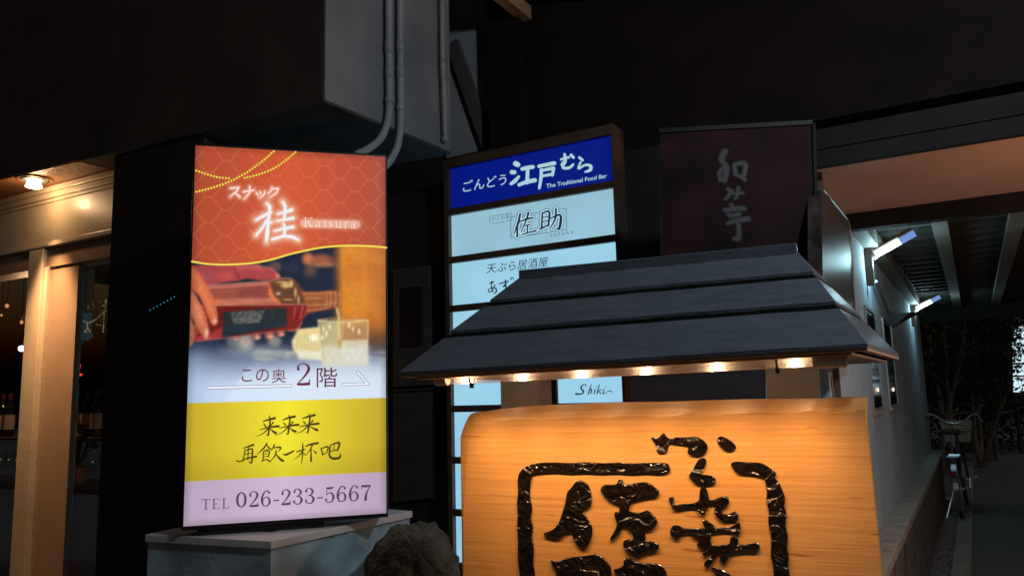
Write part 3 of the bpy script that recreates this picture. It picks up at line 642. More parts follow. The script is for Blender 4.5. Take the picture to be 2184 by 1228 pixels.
# potted plant low in the window
def leafplant(name, lbl, base, n, h, m, spread=.16):
    t = thing(name, lbl, 'plant', base); st_ = MB(); lf = MB()
    for i in range(n):
        a = rng.uniform(0, 2*math.pi); q = base+np.array([math.cos(a), math.sin(a), 0])*spread*rng.uniform(.2, 1)+Z*h*rng.uniform(.4, 1)
        st_.tube([base, (base+q)/2+Z*.04, q], [.004, .003, .002], 5)
        u = rng.normal(size=3); u /= np.linalg.norm(u); v = np.cross(u, rng.normal(size=3)); v /= np.linalg.norm(v); L = rng.uniform(.05, .10)
        lf.add([q-u*L*.5, q+v*L*.3, q+u*L*.6, q-v*L*.3], [(0, 1, 2, 3)])
    st_.build('stems', M['leaf'], t); lf.build('leaves', m, t); return t
M['leaf'] = mat('dark_green_leaf', (.045, .07, .025), .5, var=.5, scale=3)
M['leaf2'] = mat('yellow_green_leaf', (.12, .11, .03), .5, var=.4, scale=6)
MB().tube([onI(165, 1030, .5)-Z*.0, onI(165, 1030, .5)+Z*.1], [.05, .07], 14).build('flower_pot', M['raw_wood'], label='small brown flower pot low in the dark window right of the mullion', cat='pot')
leafplant('window_plant', 'small yellow green leafy plant growing in the flower pot in the window', onI(165, 1030, .5)+Z*.1, 26, .3, M['leaf2'])
# tiny blue dots standing in for lights mirrored in dark glass
ps_ = thing('blue_reflection', 'short slanting row of eight tiny blue dots standing in for mirrored lights', 'light', hp(348, 650, LP-ln*.305, ln))
M['blue_led'] = emi('tiny_blue_reflection', (.02, .20, .34), 1)
A_, B_ = hp(321, 661, B0+LN*.027, LN), hp(373, 633, B0+LN*.027, LN)
e = (B_-A_)/np.linalg.norm(B_-A_)
MB().tube([A_-e*.01, B_+e*.01], .0022, 5).build('strip', M['black_metal'], ps_)
for i in range(8): MB().ball(A_+(B_-A_)*i/7-ln*.002, .0035, 6, 5).build('reflection_dot', M['blue_led'], ps_)
# meter box and shutters in the dark recess
def onQ(x, y, off=0): return hp(x, y, FP(0, .12-off, 0), d_)
M['faint'] = mat('faint_grey_panel', (.05, .05, .048), .6, var=.25, scale=5)
mb_ = thing('meter_cabinet', 'dim grey wall cabinet with a black door between the orange lightbox and the tenant board', 'cabinet', onQ(875, 735))
MB().slab([onQ(838, 575, .06), onQ(915, 565, .06), onQ(918, 820, .06), onQ(838, 825, .06)], d_*.058).build('cabinet', M['faint'], mb_)
MB().slab([onQ(853, 615, .066), onQ(897, 610, .066), onQ(899, 738, .066), onQ(853, 742, .066)], d_*.005).build('door', M['black_metal'], mb_)
lp_ = thing('lower_shutter', 'dim grey shutter panel low on the dark wall beside the orange lightbox', 'shutter', onQ(875, 1080))
MB().slab([onQ(838, 834, .03), onQ(925, 828, .03), onQ(928, 1060, .03), onQ(838, 1070, .03)], d_*.028).build('panel', M['faint'], lp_)
MB().slab([onQ(838, 832, .05), onQ(926, 826, .05), onQ(926, 829, .05), onQ(838, 835, .05)], d_*.048).build('ledge', M['faint'], lp_)

# ================================================================== ORANGE LIGHTBOX
K0 = hz(391, 1122, 1.08); kr = AZ(74); kn = NR(kr); kn = kn if kn[1] > 0 else -kn
KA = hp(391, 1122.2, K0, kn); KW = .7085; KH = 1.3855
KA = np.array([KA[0], KA[1], 1.08])
def KP(u, v, off=0): return KA+kr*u*KW+Z*(1-v)*KH-kn*off
ks = thing('lightbox_sign', 'tall lit lightbox with orange top, whisky picture, yellow band and lilac telephone strip', 'sign', KP(.5, 1)+kn*.08)
bx = MB().box(KP(-.012, 1.012)+kn*.012, kr*KW*1.024, kn*.13, Z*KH*1.022); bx.build('casing', M['black_metal'], ks, bevel=.004)
MB().box(KP(0, 1)+kn*.0005, kr*KW, kn*.011, Z*KH).build('acrylic_edge', emi('lit_acrylic_edge', s2l((150, 140, 150)), .55), ks)
NU, NV = 330, 640
uu, vv = np.meshgrid(np.linspace(0, 1, NU), np.linspace(0, 1, NV)); Pw = KA+np.einsum('ij,k->ijk', uu*KW, kr)+np.einsum('ij,k->ijk', (1-vv)*KH, Z)
dv = Pw-CAM; zz = dv@FW; X = 1092+F*(dv@RT)/zz; Y = 614-F*(dv@UP)/zz
def sstep(x): x = np.clip(x, 0, 1); return x*x*(3-2*x)
def sdpoly(P, x, y):
    P = np.asarray(P, float); n = len(P); d = np.full(x.shape, 1e18); ins = np.zeros(x.shape, bool)
    for i in range(n):
        a, b = P[i], P[(i+1) % n]; e = b-a; wx = x-a[0]; wy = y-a[1]
        t = np.clip((wx*e[0]+wy*e[1])/(e@e+1e-12), 0, 1); d = np.minimum(d, (wx-e[0]*t)**2+(wy-e[1]*t)**2)
        c = ((a[1] > y) != (b[1] > y)) & (x < (b[0]-a[0])*(y-a[1])/((b[1]-a[1]) if b[1] != a[1] else 1e-9)+a[0]); ins ^= c
    d = np.sqrt(d); return np.where(ins, -d, d)
def sdline(P, x, y):
    P = np.asarray(P, float)[:, :2]; d = np.full(x.shape, 1e18)
    for i in range(len(P)-1):
        a, b = P[i], P[i+1]; e = b-a; wx = x-a[0]; wy = y-a[1]; t = np.clip((wx*e[0]+wy*e[1])/(e@e+1e-12), 0, 1)
        d = np.minimum(d, (wx-e[0]*t)**2+(wy-e[1]*t)**2)
    return np.sqrt(d)
IMG = np.zeros(X.shape+(3,))
def over(a, c):
    global IMG
    a = np.clip(a, 0, 1)[..., None]; IMG = IMG*(1-a)+np.asarray(c, float)*a
def noise(x, y, s, seed=0):
    g = np.random.default_rng(seed).uniform(-1, 1, (64, 64)); fx = (x/s) % 63; fy = (y/s) % 63
    i = fx.astype(int); j = fy.astype(int); a = sstep(fx-i); b = sstep(fy-j)
    return (g[j, i]*(1-a)+g[j, (i+1) % 64]*a)*(1-b)+(g[(j+1) % 64, i]*(1-a)+g[(j+1) % 64, (i+1) % 64]*a)*b
A1 = win(380, 290, .2361); A2 = win(380, 540, .26059); A3 = win(380, 840, .26059)
x1, y1 = (X-380)/.2361, (Y-290)/.2361; x2, y2 = (X-380)/.26059, (Y-540)/.26059; x3, y3 = (X-380)/.26059, (Y-840)/.26059
mid = np.clip(1-np.abs(uu-.48)*1.9, 0, 1)
# picture of the pour
g = sstep((y2-640)/500)
base = np.stack([40+(196-40)*g, 50+(216-50)*g, 74+(240-74)*g], -1); IMG = base.copy()
over(sstep((x2-1240)/120)*sstep((900-y2)/420), (222, 122, 34)); over(sstep((x2-1300)/60)*sstep((700-y2)/380)*(.35+.30*noise(x2, y2*.8, 120, 3)), (250, 168, 40))
over(sstep((x2-1500)/120)*sstep((700-y2)/300)*.35, (190, 100, 50))
def blob(cx, cy, rx, ry, c, a=1): over(a*sstep(1.35-np.hypot((x2-cx)/rx, (y2-cy)/ry)), c)
for B in ((1165, 60, 120, 60, (205, 108, 62), .8), (1060, 45, 50, 60, (226, 120, 70), .9), (1190, 95, 120, 22, (214, 138, 70), .6), (1085, 150, 60, 55, (170, 104, 74), .7), (790, 110, 60, 55, (150, 108, 86), .6), (930, 120, 70, 50, (60, 66, 84), .6),
          (1130, 300, 180, 200, (44, 52, 74), .55), (550, 725, 78, 78, (196, 180, 158), .8), (450, 715, 60, 55, (150, 150, 150), .6), (790, 720, 60, 50, (176, 166, 150), .7), (640, 800, 300, 60, (150, 160, 168), .5)): blob(*B)
over(.6*sstep((y2-780)/30)*sstep((1-np.abs((x2-820)/240))*4)*sstep((900-y2)/80), (172, 176, 172)); over(.35*(noise(x2, y2*4, 60, 5) > .35)*sstep((y2-760)/60)*sstep((930-y2)/60)*sstep((x2-600)/60), (208, 200, 180))
over(.6*sstep((y2-740)/260)*sstep((x2-1000+ (y2-690)*1.2)/500), (206, 218, 236))
over(.55*sstep(-sdpoly([(340, 1228), (640, 800), (1700, 760), (1700, 1228)], x2, y2)/40)*sstep((y2-850)/200), (222, 236, 250))
def pol(P, c, bl=6, a=1):
    bl *= 1.5; over(a*sstep(.5-sdpoly(P, x2, y2)/bl), c)
# candle jar
pol([(980, 620), (1160, 600), (1180, 870), (985, 850), (935, 770), (930, 715), (960, 660)], (226, 208, 142), 16)
blob(1110, 690, 40, 34, (255, 250, 214)); blob(1050, 640, 90, 20, (240, 200, 120), .6); over(.35*(np.sin(x2*.22) > .1)*sstep(.5-sdpoly([(960, 655), (1160, 640), (1160, 800), (960, 800)], x2, y2)/20), (190, 166, 100))
over(.7*sstep(.5-sdpoly([(970, 790), (1170, 800), (1180, 880), (990, 870)], x2, y2)/24), (226, 226, 214))
# glass
pol([(1142, 540), (1556, 540), (1556, 920), (1186, 920)], (216, 196, 140), 8, .55); pol([(1160, 560), (1340, 560), (1340, 900), (1190, 900)], (232, 212, 140), 40, .6)
pol([(1350, 600), (1550, 570), (1550, 720), (1350, 720)], (196, 130, 74), 40, .6); pol([(1340, 712), (1550, 705), (1550, 900), (1340, 900)], (228, 220, 186), 16, .7)
pol([(1180, 760), (1556, 760), (1556, 950), (1186, 950)], (220, 224, 222), 60, .55)
def ln2(P, wd, c, a=1, bl=3): over(a*sstep(.5+(wd/2-sdline(P, x2, y2))/bl), c)
ln2([(1142, 545), (1240, 530), (1400, 526), (1556, 540)], 7, (196, 140, 72)); ln2([(1142, 548), (1240, 562), (1400, 566), (1556, 546)], 5, (250, 224, 160)); ln2([(1145, 545), (1160, 700), (1186, 900)], 6, (236, 214, 160)); ln2([(1556, 545), (1550, 900)], 6, (226, 206, 170))
for k in range(5): ln2([(1180+k*78, 790), (1240+k*78, 880)], 4, (246, 244, 226), .7); ln2([(1250+k*70, 780), (1180+k*78, 890)], 4, (180, 184, 180), .6)
for q in ((1190, 620), (1215, 660), (1180, 690), (1240, 600), (1430, 620), (1480, 640), (1400, 590)): blob(*q, 10, 26, (255, 244, 196), .8)
# upper hand
pol([(108, 96), (430, 92), (640, 90), (700, 118), (760, 122), (812, 160), (838, 190), (825, 212), (770, 215), (700, 222), (640, 218), (560, 205), (500, 225), (350, 240), (240, 275), (108, 260)], (184, 70, 72), 8)
pol([(440, 92), (640, 90), (760, 128), (700, 140), (560, 130), (470, 150)], (216, 96, 92), 30, .6); pol([(300, 170), (430, 150), (470, 210), (360, 235)], (222, 84, 80), 40, .6); ln2([(462, 110), (480, 170), (500, 210)], 9, (120, 34, 48), .6, 12)
pol([(110, 130), (300, 150), (300, 240), (120, 250)], (176, 84, 92), 60, .8); blob(815, 186, 22, 16, (236, 150, 130), .7); ln2([(640, 92), (760, 122), (835, 188)], 6, (250, 150, 130), .7, 6)
# bottle
BOT = [(235, 262), (500, 246), (745, 226), (840, 204), (900, 200), (950, 216), (985, 250), (1002, 292), (1040, 312), (1150, 312), (1225, 300), (1295, 306), (1325, 340), (1332, 385), (1318, 440), (1240, 460), (1100, 484), (1050, 500), (1012, 560), (985, 615), (940, 634), (880, 632), (700, 655), (380, 695), (120, 722), (96, 660), (180, 470)]
pol(BOT, (160, 72, 54), 6)
pol([(240, 262), (740, 228), (770, 330), (830, 412), (300, 425), (250, 330)], (170, 84, 68), 14); pol([(480, 300), (740, 270), (760, 380), (500, 400)], (150, 74, 66), 50, .8); pol([(250, 275), (740, 240), (740, 256), (250, 292)], (226, 140, 120), 12, .6)
pol([(300, 380), (830, 360), (840, 405), (300, 425)], (232, 140, 100), 16, .6); pol([(745, 240), (770, 330), (850, 415), (800, 400), (740, 340)], (240, 120, 56), 14)
pol([(300, 428), (1060, 418), (1010, 560), (985, 615), (940, 632), (880, 632), (380, 694), (130, 720), (220, 560)], (126, 36, 34), 8)
pol([(120, 690), (300, 640), (365, 600), (365, 692), (130, 722)], (196, 62, 64), 20, .8)
pol([(366, 482), (560, 466), (885, 446), (892, 590), (700, 625), (366, 688)], (50, 58, 62), 6); pol([(366, 600), (885, 560), (892, 590), (366, 688)], (40, 62, 84), 40, .6)
for k in range(6):
    yy = 490+k*17; over(.8*sstep(1.5-np.abs(y2-(yy-(x2-430)*.06))/4)*((x2 > 432+k*4) & (x2 < 705-k*7))*(noise(x2, y2*0+k, 7, 11+k) > -.35), (196, 188, 172))
ln2([(768, 462), (770, 540)], 3, (120, 124, 124), .7)
pol([(752, 236), (850, 208), (920, 208), (975, 250), (1000, 300), (1040, 420), (850, 415), (790, 350)], (112, 72, 46), 10, .9); blob(880, 262, 46, 26, (246, 208, 120), .8); blob(820, 330, 22, 12, (236, 224, 206), .7)
for q in ((850, 235, 60, 8), (925, 250, 20, 34), (960, 320, 12, 50), (900, 380, 50, 7), (985, 380, 9, 40)): blob(*q, (244, 206, 130), .75)
pol([(1010, 320), (1150, 318), (1290, 312), (1320, 360), (1310, 430), (1200, 450), (1060, 440)], (170, 96, 50), 10, .9)
for P in ([(1020, 330), (1200, 322), (1290, 318)], [(1050, 372), (1190, 366)], [(1045, 425), (1180, 420), (1300, 405)], [(1060, 470), (1230, 448)]): ln2(P, 6, (240, 196, 120), .6, 9)
for xk in (1210, 1245, 1285, 1318): ln2([(xk, 318), (xk+8, 370), (xk-2, 436)], 6, (248, 216, 156), .55, 9)
pol([(890, 436), (1050, 424), (1008, 560), (980, 612), (935, 630), (890, 628)], (146, 38, 34), 8, .9); ln2([(900, 630), (940, 632), (984, 614), (1012, 560)], 8, (246, 150, 90), .9, 5); ln2([(960, 440), (945, 520)], 10, (240, 120, 100), .6, 8); ln2([(1020, 430), (1000, 540)], 8, (250, 140, 90), .7, 6)
ln2([(300, 428), (600, 424), (1050, 418)], 6, (250, 176, 120), .8, 5); ln2([(135, 720), (400, 690), (880, 632)], 5, (226, 150, 130), .8, 4); ln2([(240, 262), (745, 228), (850, 203), (930, 205)], 5, (240, 190, 160), .8, 4)
# pour
ln2([(1302, 450), (1318, 520), (1322, 640), (1318, 760)], 26, (206, 160, 84), .75, 8); ln2([(1296, 456), (1314, 540), (1318, 700)], 7, (255, 240, 190), .9, 4)
# finger tips under and left fingers
for q in ((645, 682, 36, 30), (750, 674, 44, 34), (842, 656, 36, 28), (470, 695, 30, 14)):
    blob(*q, (206, 104, 88), .95); blob(q[0]+6, q[1]+10, q[2]*.6, q[3]*.5, (240, 180, 160), .7)
pol([(108, 100), (150, 130), (200, 200), (255, 290), (300, 390), (324, 500), (322, 575), (292, 596), (262, 570), (225, 460), (170, 350), (106, 290)], (222, 104, 62), 8); pol([(120, 150), (200, 230), (280, 400), (300, 520), (270, 500), (180, 320)], (240, 140, 92), 40, .6); blob(300, 552, 20, 34, (232, 180, 160), .8)
pol([(104, 285), (150, 350), (205, 460), (240, 560), (256, 640), (244, 700), (212, 700), (176, 640), (130, 560), (98, 500)], (214, 108, 72), 8); pol([(110, 330), (180, 450), (225, 600), (190, 600), (130, 480)], (238, 148, 104), 36, .6); blob(232, 650, 18, 44, (236, 190, 170), .8)
pol([(96, 505), (130, 600), (132, 700), (118, 752), (92, 756)], (196, 116, 84), 8); ln2([(262, 572), (222, 460), (168, 350), (106, 288)], 7, (140, 44, 40), .6, 8)
over(.45*sstep((y2-700)/220)*sstep((330-x2)/200), (150, 174, 206))
# soften the picture as a photograph is soft
kz = np.exp(-.5*(np.arange(-4, 5)/1.25)**2); kz /= kz.sum()
for ax in (0, 1):
    pad = np.pad(IMG, [(4, 4) if q == ax else (0, 0) for q in range(3)], mode='edge')
    IMG = sum(kz[q]*np.take(pad, np.arange(q, q+IMG.shape[ax]), axis=ax) for q in range(9))
# fine mottling of the print
pm = sstep((900-y2)/200)*(.5*noise(x2, y2, 26, 31)+.4*noise(x2, y2, 60, 32)+.3*noise(x2, y2*2.5, 14, 33)); IMG = IMG*(1+.05*pm[..., None])
bmask = sstep(.5-sdpoly(BOT, x2, y2)/8)*(noise(x2, y2*7, 110, 35)+.6*noise(x2*.6, y2*9, 60, 36)); IMG = IMG*(1+.04*bmask[..., None])
# print contrast
cm = (sstep((900-y2)/200))[..., None]; lum = IMG.mean(-1, keepdims=True); IMG = IMG+cm*((lum+(IMG-lum)*.78-120)*1.16+110-IMG); IMG = np.clip(IMG, 6, 255)
# orange field with trellis
gx = np.array([125, 250, 400, 550, 700, 850, 1000, 1150, 1300, 1450, 1600, 1750, 1880.]); gy = np.array([1130, 1150, 1158, 1153, 1140, 1110, 1066, 1031, 1003, 990, 987, 992, 1004.])
edge = np.interp(x1, gx, gy); red = sstep(.5+(edge-y1)/6)
Ux, Vy = uu*420, vv*795
xp, yp = (Ux-208)/35.4, (Vy-30)/27.6; ci = np.floor(xp); fr_ = xp-ci
gq = np.clip((fr_-.10)/.80, 0, 1); gq = gq+.035*np.sign(np.sin(gq*50))*(gq > .2)*(gq < .8); gg = sstep(gq); gp_ = 6*gq*(1-gq)/.80*27.6/35.4
dmin = np.minimum(np.abs((yp-gg-ci+1) % 2-1), np.abs((yp+gg-ci+1) % 2-1))*27.6/np.sqrt(1+gp_**2)
line = sstep(1.35-dmin/1.15)
bc = np.stack([172+38*mid, 72+14*mid, 46+2*mid], -1); rb_ = bc+(np.stack([206+12*mid, 108+0*mid, 70+0*mid], -1)-bc)*(line*.75)[..., None]
IMG = IMG*(1-red[..., None])+rb_*red[..., None]
KAT = [[(705, 758, 12), (760, 728, 20), (835, 690, 20)], [(802, 612, 12), (828, 645, 20), (815, 760, 20), (803, 900, 26), (798, 955, 8)], [(800, 765, 16), (760, 830, 18), (705, 895, 10)], [(815, 795, 12), (852, 775, 4)],
       [(945, 596, 12), (966, 640, 20), (958, 752, 18)], [(900, 703, 10), (960, 690, 16), (1025, 668, 24)], [(888, 768, 8), (960, 756, 14), (1038, 742, 22)], [(948, 786, 12), (964, 830, 20), (956, 905, 18)], [(872, 858, 8), (950, 838, 16), (1038, 822, 20)], [(850, 934, 16), (950, 906, 16), (1030, 912, 20), (1085, 938, 12)]]
SNK = [[(472, 474, 12), (510, 470, 12), (546, 466, 14)], [(546, 468, 12), (528, 500, 12), (470, 548, 4)], [(514, 515, 8), (535, 532, 12), (558, 552, 14)], [(588, 506, 10), (640, 496, 12), (684, 490, 8)], [(645, 460, 12), (645, 510, 12), (597, 568, 3)], [(706, 512, 10), (722, 536, 10)], [(738, 506, 10), (752, 530, 8)], [(784, 505, 10), (770, 538, 10), (735, 558, 3)], [(848, 466, 8), (838, 495, 10), (812, 522, 4)], [(848, 480, 8), (904, 476, 12), (880, 520, 10), (824, 556, 3)]]
dk = np.full(X.shape, 1e9)
for sd in KAT: dk = np.minimum(dk, sdline(sd, x1, y1))
over(red*np.exp(-(np.maximum(dk-8, 0)/34)**1.3)*.85, (246, 214, 190))
ds = np.full(X.shape, 1e9)
for sd in SNK: ds = np.minimum(ds, sdline(sd, x1, y1))
ds = np.minimum(ds, np.maximum(0, sdline([(1140, 790), (1610, 800)], x1, y1)-28)+6)
over(red*np.exp(-(np.maximum(ds-6, 0)/17)**1.3)*.7, (246, 206, 184))
# yellow band, lilac strip
yt = 859.5+(X-399.5)*(847.8-859.5)/424.3; yb = 1026.3+(X-396)*(1005.5-1026.3)/427.8
yel = np.stack([194+48*mid, 164+64*mid, 40+6*mid], -1)*(1-.10*sstep((vv-.80)/.1))[..., None]
a = sstep(.5+(Y-yt)/1.6)[..., None]; IMG = IMG*(1-a)+yel*a
lil = np.stack([184+24*mid, 160+22*mid, 186+24*mid], -1)
a = sstep(.5+(Y-yb)/1.6)[..., None]; IMG = IMG*(1-a)+lil*a
IMG += 6*mid[..., None]*sstep(1-np.abs(vv-.5)*2)[..., None]
ed = np.minimum(np.minimum(uu, 1-uu)*KW, np.minimum(vv, 1-vv)*KH); IMG *= (.86+.14*sstep(ed/.03))[..., None]
lin = np.where(IMG/255 <= .04045, IMG/255/12.92, ((np.clip(IMG, 0, 255)/255+.055)/1.055)**2.4)
idx = np.arange(NU*NV).reshape(NV, NU); fc = np.stack([idx[1:, :-1], idx[1:, 1:], idx[:-1, 1:], idx[:-1, :-1]], -1).reshape(-1, 4)
me = bpy.data.meshes.new('printed_face'); V = (Pw-LOC[ks.name]).reshape(-1, 3)
me.vertices.add(len(V)); me.vertices.foreach_set('co', V.ravel()); me.loops.add(fc.size); me.loops.foreach_set('vertex_index', fc.ravel().astype(np.int32))
me.polygons.add(len(fc)); me.polygons.foreach_set('loop_start', np.arange(0, fc.size, 4).astype(np.int32)); me.update(calc_edges=True)
at = me.color_attributes.new('print', 'FLOAT_COLOR', 'POINT'); at.data.foreach_set('color', np.concatenate([lin.reshape(-1, 3), np.ones((len(V), 1))], 1).ravel().astype(np.float32))
me.materials.append(attr_emi('backlit_print', 1.0)); fo = bpy.data.objects.new('printed_face', me); COL.objects.link(fo); fo.parent = ks
kink = lambda off=.0012: Ink(KA, kn, off)
M['k_white'] = emi('white_print_lettering', s2l((240, 240, 250)), 1); M['k_pink'] = emi('soft_white_lettering', s2l((250, 226, 216)), 1)
M['k_brown'] = emi('olive_brush_ink', s2l((70, 60, 16)), 1); M['k_maroon'] = emi('maroon_ink', s2l((104, 26, 52)), 1); M['k_violet'] = emi('violet_grey_ink', s2l((82, 62, 92)), 1)
M['k_gold'] = emi('gold_line', s2l((240, 216, 80)), 1); M['k_goldd'] = emi('dark_gold', s2l((150, 96, 20)), 1); M['k_grey'] = emi('grey_arrow_edge', s2l((112, 124, 158)), 1)
ik = kink()
for sd in KAT: ik.stroke(sd, A1, k=1.3)
ik.build('lettering', M['k_white'], fo)
ik = kink()
for sd in SNK: ik.stroke(sd, A1)
ik.serif('Katsura', (1130, 822), (1622, 834), 86, A1)
ik.build('small_lettering', M['k_pink'], fo)
ik = kink(); ik.stroke([(a, b+4, 17) for a, b in zip(gx, gy)], A1, sub=4); ik.build('gold_line', M['k_gold'], fo)
ik = kink(); ik2 = kink(.0034)
for P in ([(165, 313), (270, 350), (370, 375), (482, 384)], [(165, 504), (300, 470), (470, 410), (600, 342), (740, 245), (872, 132)], [(600, 380), (720, 350), (850, 300), (960, 230), (1070, 138)]):
    cc = crom([(x, y, 1) for x, y in P], 40)[:, :2]; ik.stroke([(x, y, 6) for x, y in P], A1); dd = np.r_[0, np.cumsum(np.linalg.norm(np.diff(cc, axis=0), axis=1))]
    for s in np.arange(0, dd[-1], 27.5): ik2.dot(np.interp(s, dd, cc[:, 0]), np.interp(s, dd, cc[:, 1]), 10, A1)
ik.build('bead_string', M['k_goldd'], fo); ik2.build('gold_beads', M['k_gold'], fo)
ik = kink()
ik.type('この', (520, 1046), (742, 1044), 100, A2); ik.type('奥', (764, 1050), (884, 1048), 112, A2, capf=.92)
ik.serif('2', (962, 1082), (1108, 1080), 184, A2); ik.type('階', (1134, 1082), (1302, 1080), 164, A2, capf=.92)
ik.build('maroon_lettering', M['k_maroon'], fo)
AR = ([(242, 1100, 18), (920, 1083, 18)], [(1348, 1073, 16), (1552, 1068, 16)], [(1552, 1066, 16), (1468, 972, 16)])
ik = kink(); [ik.stroke(sd, A2, grow=9) for sd in AR]; ik.build('arrow_edge', M['k_grey'], fo)
ik = kink(.002); [ik.stroke(sd, A2) for sd in AR]; ik.build('arrow', M['k_white'], fo)
LAI = [[(692, 224, 8), (735, 210, 16), (792, 196, 20)], [(700, 240, 8), (716, 264, 14)], [(776, 232, 14), (756, 262, 6)], [(666, 292, 6), (740, 272, 14), (822, 262, 20)], [(745, 176, 8), (753, 220, 14), (742, 300, 16), (736, 338, 12), (720, 326, 4)], [(735, 285, 12), (690, 324, 8), (630, 347, 3)], [(752, 282, 6), (775, 302, 16), (798, 318, 22), (808, 308, 4)]]
ik = kink()
for dx, dy, kx in ((0, 0, 1), (162, -9, 1.0), (325, -20, 1.02)):
    for i, sd in enumerate(LAI): ik.stroke([(740+(x-740)*kx+dx+(14 if (dx == 325 and i == 6) else 0)*(j > 0), y+dy+(5*math.sin(x+dx) if dx else 0), q) for j, (x, y, q) in enumerate(sd)], A3)
for sd in ([(535, 442, 8), (575, 428, 14), (616, 414, 18)], [(548, 455, 8), (536, 520, 10), (530, 552, 8)], [(546, 462, 8), (602, 448, 14), (608, 480, 14), (600, 560, 14), (578, 550, 5)], [(575, 430, 8), (570, 536, 10)], [(545, 492, 8), (597, 482, 8)], [(480, 544, 12), (505, 550, 10), (560, 526, 12), (638, 510, 18)],
           [(726, 402, 12), (700, 442, 14), (645, 492, 4)], [(724, 415, 8), (745, 440, 14), (762, 452, 10)], [(704, 458, 8), (735, 452, 8)], [(698, 470, 10), (694, 540, 10)], [(700, 474, 8), (746, 464, 12), (738, 512, 10)], [(700, 492, 6), (738, 486, 6)], [(698, 512, 6), (738, 507, 6)], [(686, 548, 10), (720, 534, 10), (752, 550, 14)],
           [(788, 416, 14), (766, 458, 6)], [(776, 440, 8), (838, 436, 16), (822, 468, 6)], [(802, 462, 12), (792, 505, 12), (750, 552, 4)], [(802, 488, 6), (828, 524, 18), (858, 546, 20)], [(860, 490, 8), (886, 494, 18), (946, 464, 12)],
           [(968, 472, 8), (1000, 462, 12), (1042, 450, 8)], [(1018, 398, 6), (1020, 450, 14), (1010, 572, 6)], [(1010, 475, 10), (982, 510, 8), (946, 536, 3)], [(1022, 478, 6), (1044, 498, 10)], [(1040, 428, 8), (1080, 412, 16), (1142, 400, 20)], [(1100, 412, 12), (1078, 458, 10), (1040, 500, 3)], [(1088, 452, 8), (1088, 545, 18)], [(1105, 460, 6), (1128, 480, 16)],
           [(1168, 440, 10), (1184, 496, 14)], [(1170, 446, 8), (1226, 430, 14), (1214, 482, 8)], [(1186, 492, 8), (1214, 480, 8)], [(1246, 415, 8), (1318, 398, 18), (1304, 460, 14)], [(1276, 415, 8), (1274, 458, 8)], [(1246, 468, 8), (1305, 455, 10)], [(1246, 418, 12), (1238, 495, 16), (1262, 524, 20), (1318, 520, 20), (1328, 484, 6)]): ik.stroke(sd, A3)
ik.build('brush_lettering', M['k_brown'], fo)
ik = kink(); ik.serif('TEL', (190, 944), (432, 932), 84, A3, k=1.25); ik.serif('026-233-5667', (474, 930), (1592, 864), 128, A3, k=1.22); ik.build('telephone_number', M['k_violet'], fo)
lg = MB()
for u in (.15, .45): lg.box(KP(u, 1)+kn*.06-Z*1.08, kr*.05, kn*.05, Z*1.066)
lg.build('stand', M['black_metal'], ks)
MB().box(KP(.06, 1.0)+kn*.03-Z*.075, kr*KW*.62, kn*.09, Z*.058).build('base_rail', M['black_metal'], ks)

# ================================================================== LOW WHITE WALL
c0, cL, cR = hz(578.4, 1153.3, 1.04), hz(309, 1139, 1.04), hz(880, 1088.5, 1.04)
eL = (cL-c0)/np.linalg.norm(cL-c0); eR = (cR-c0)/np.linalg.norm(cR-c0); nL = -np.linalg.norm(cL-c0); LL = np.linalg.norm(cL-c0); LRr = np.linalg.norm(cR-c0)
iv = hz(578, 1133.5, 1.04)-c0
def shape(ins, wl):
    k = ins; o = c0+(eL+eR)*k; inner = c0+iv-(eL+eR)*k*.6
    pl = [o, c0+eR*LRr+eL*k, c0+eR*LRr+iv-(iv@eR)*eR-eL*k*.3, inner, c0+eL*LL+iv-(iv@eL)*eL-eR*k*.3, c0+eL*LL+eR*k]; return pl
lw = thing('low_wall', 'low white painted wall with a capped top turning a corner under the orange lightbox', 'wall', (c0[0], c0[1]+.1, 0))
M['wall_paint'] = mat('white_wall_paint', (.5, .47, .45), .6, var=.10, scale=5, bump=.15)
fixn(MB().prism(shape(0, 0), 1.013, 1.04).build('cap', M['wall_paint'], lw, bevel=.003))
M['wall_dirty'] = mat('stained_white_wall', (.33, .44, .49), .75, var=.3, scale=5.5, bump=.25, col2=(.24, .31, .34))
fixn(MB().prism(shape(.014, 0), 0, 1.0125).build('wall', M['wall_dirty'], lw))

# ================================================================== BOULDER
bc_ = hd(872, 1140, 2.86)
bmb = bmesh.new(); bmesh.ops.create_icosphere(bmb, subdivisions=6, radius=1)
from mathutils import noise as mn
for v in bmb.verts:
    p = v.co.copy(); n1 = mn.fractal(p*.9+Vector((3, 1, 7)), 1, 2, 3); n2 = mn.fractal(p*4, 1, 2, 4)+.55*mn.fractal(p*11, .8, 2, 4)
    n3 = mn.cell_vector(p*1.7)[0]+mn.cell_vector(p*1.7)[1]; vd = mn.voronoi(p*2.6)[0]; q = p*(1+.14*n1+.030*n2+.16*(vd[1]-vd[0])-.06); zz_ = q.z+.10*q.x
    v.co = Vector((q.x*.172*(1.06-.12*q.z), q.y*.17, 1.0+(zz_-1)*.20 if zz_ > 0 else .80+zz_*.80))
bv = [tuple(np.array(v.co)+np.array([bc_[0]+.005, bc_[1]+.05, 0])) for v in bmb.verts]; bf = [tuple(v.index for v in f.verts) for f in bmb.faces]; bmb.free()
zt = max(v[2] for v in bv); zw = hd(872, 1118, 2.86)[2]; bv = [(x, y, z*zw/zt) for x, y, z in bv]
M['rock'] = mat('rough_dark_boulder', (.066, .056, .038), .85, var=.5, scale=16, bump=1.5, bscale=70)
MB().add(bv, bf).build('boulder', M['rock'], label='rough brown upright garden boulder standing in front of the low white wall', cat='rock')

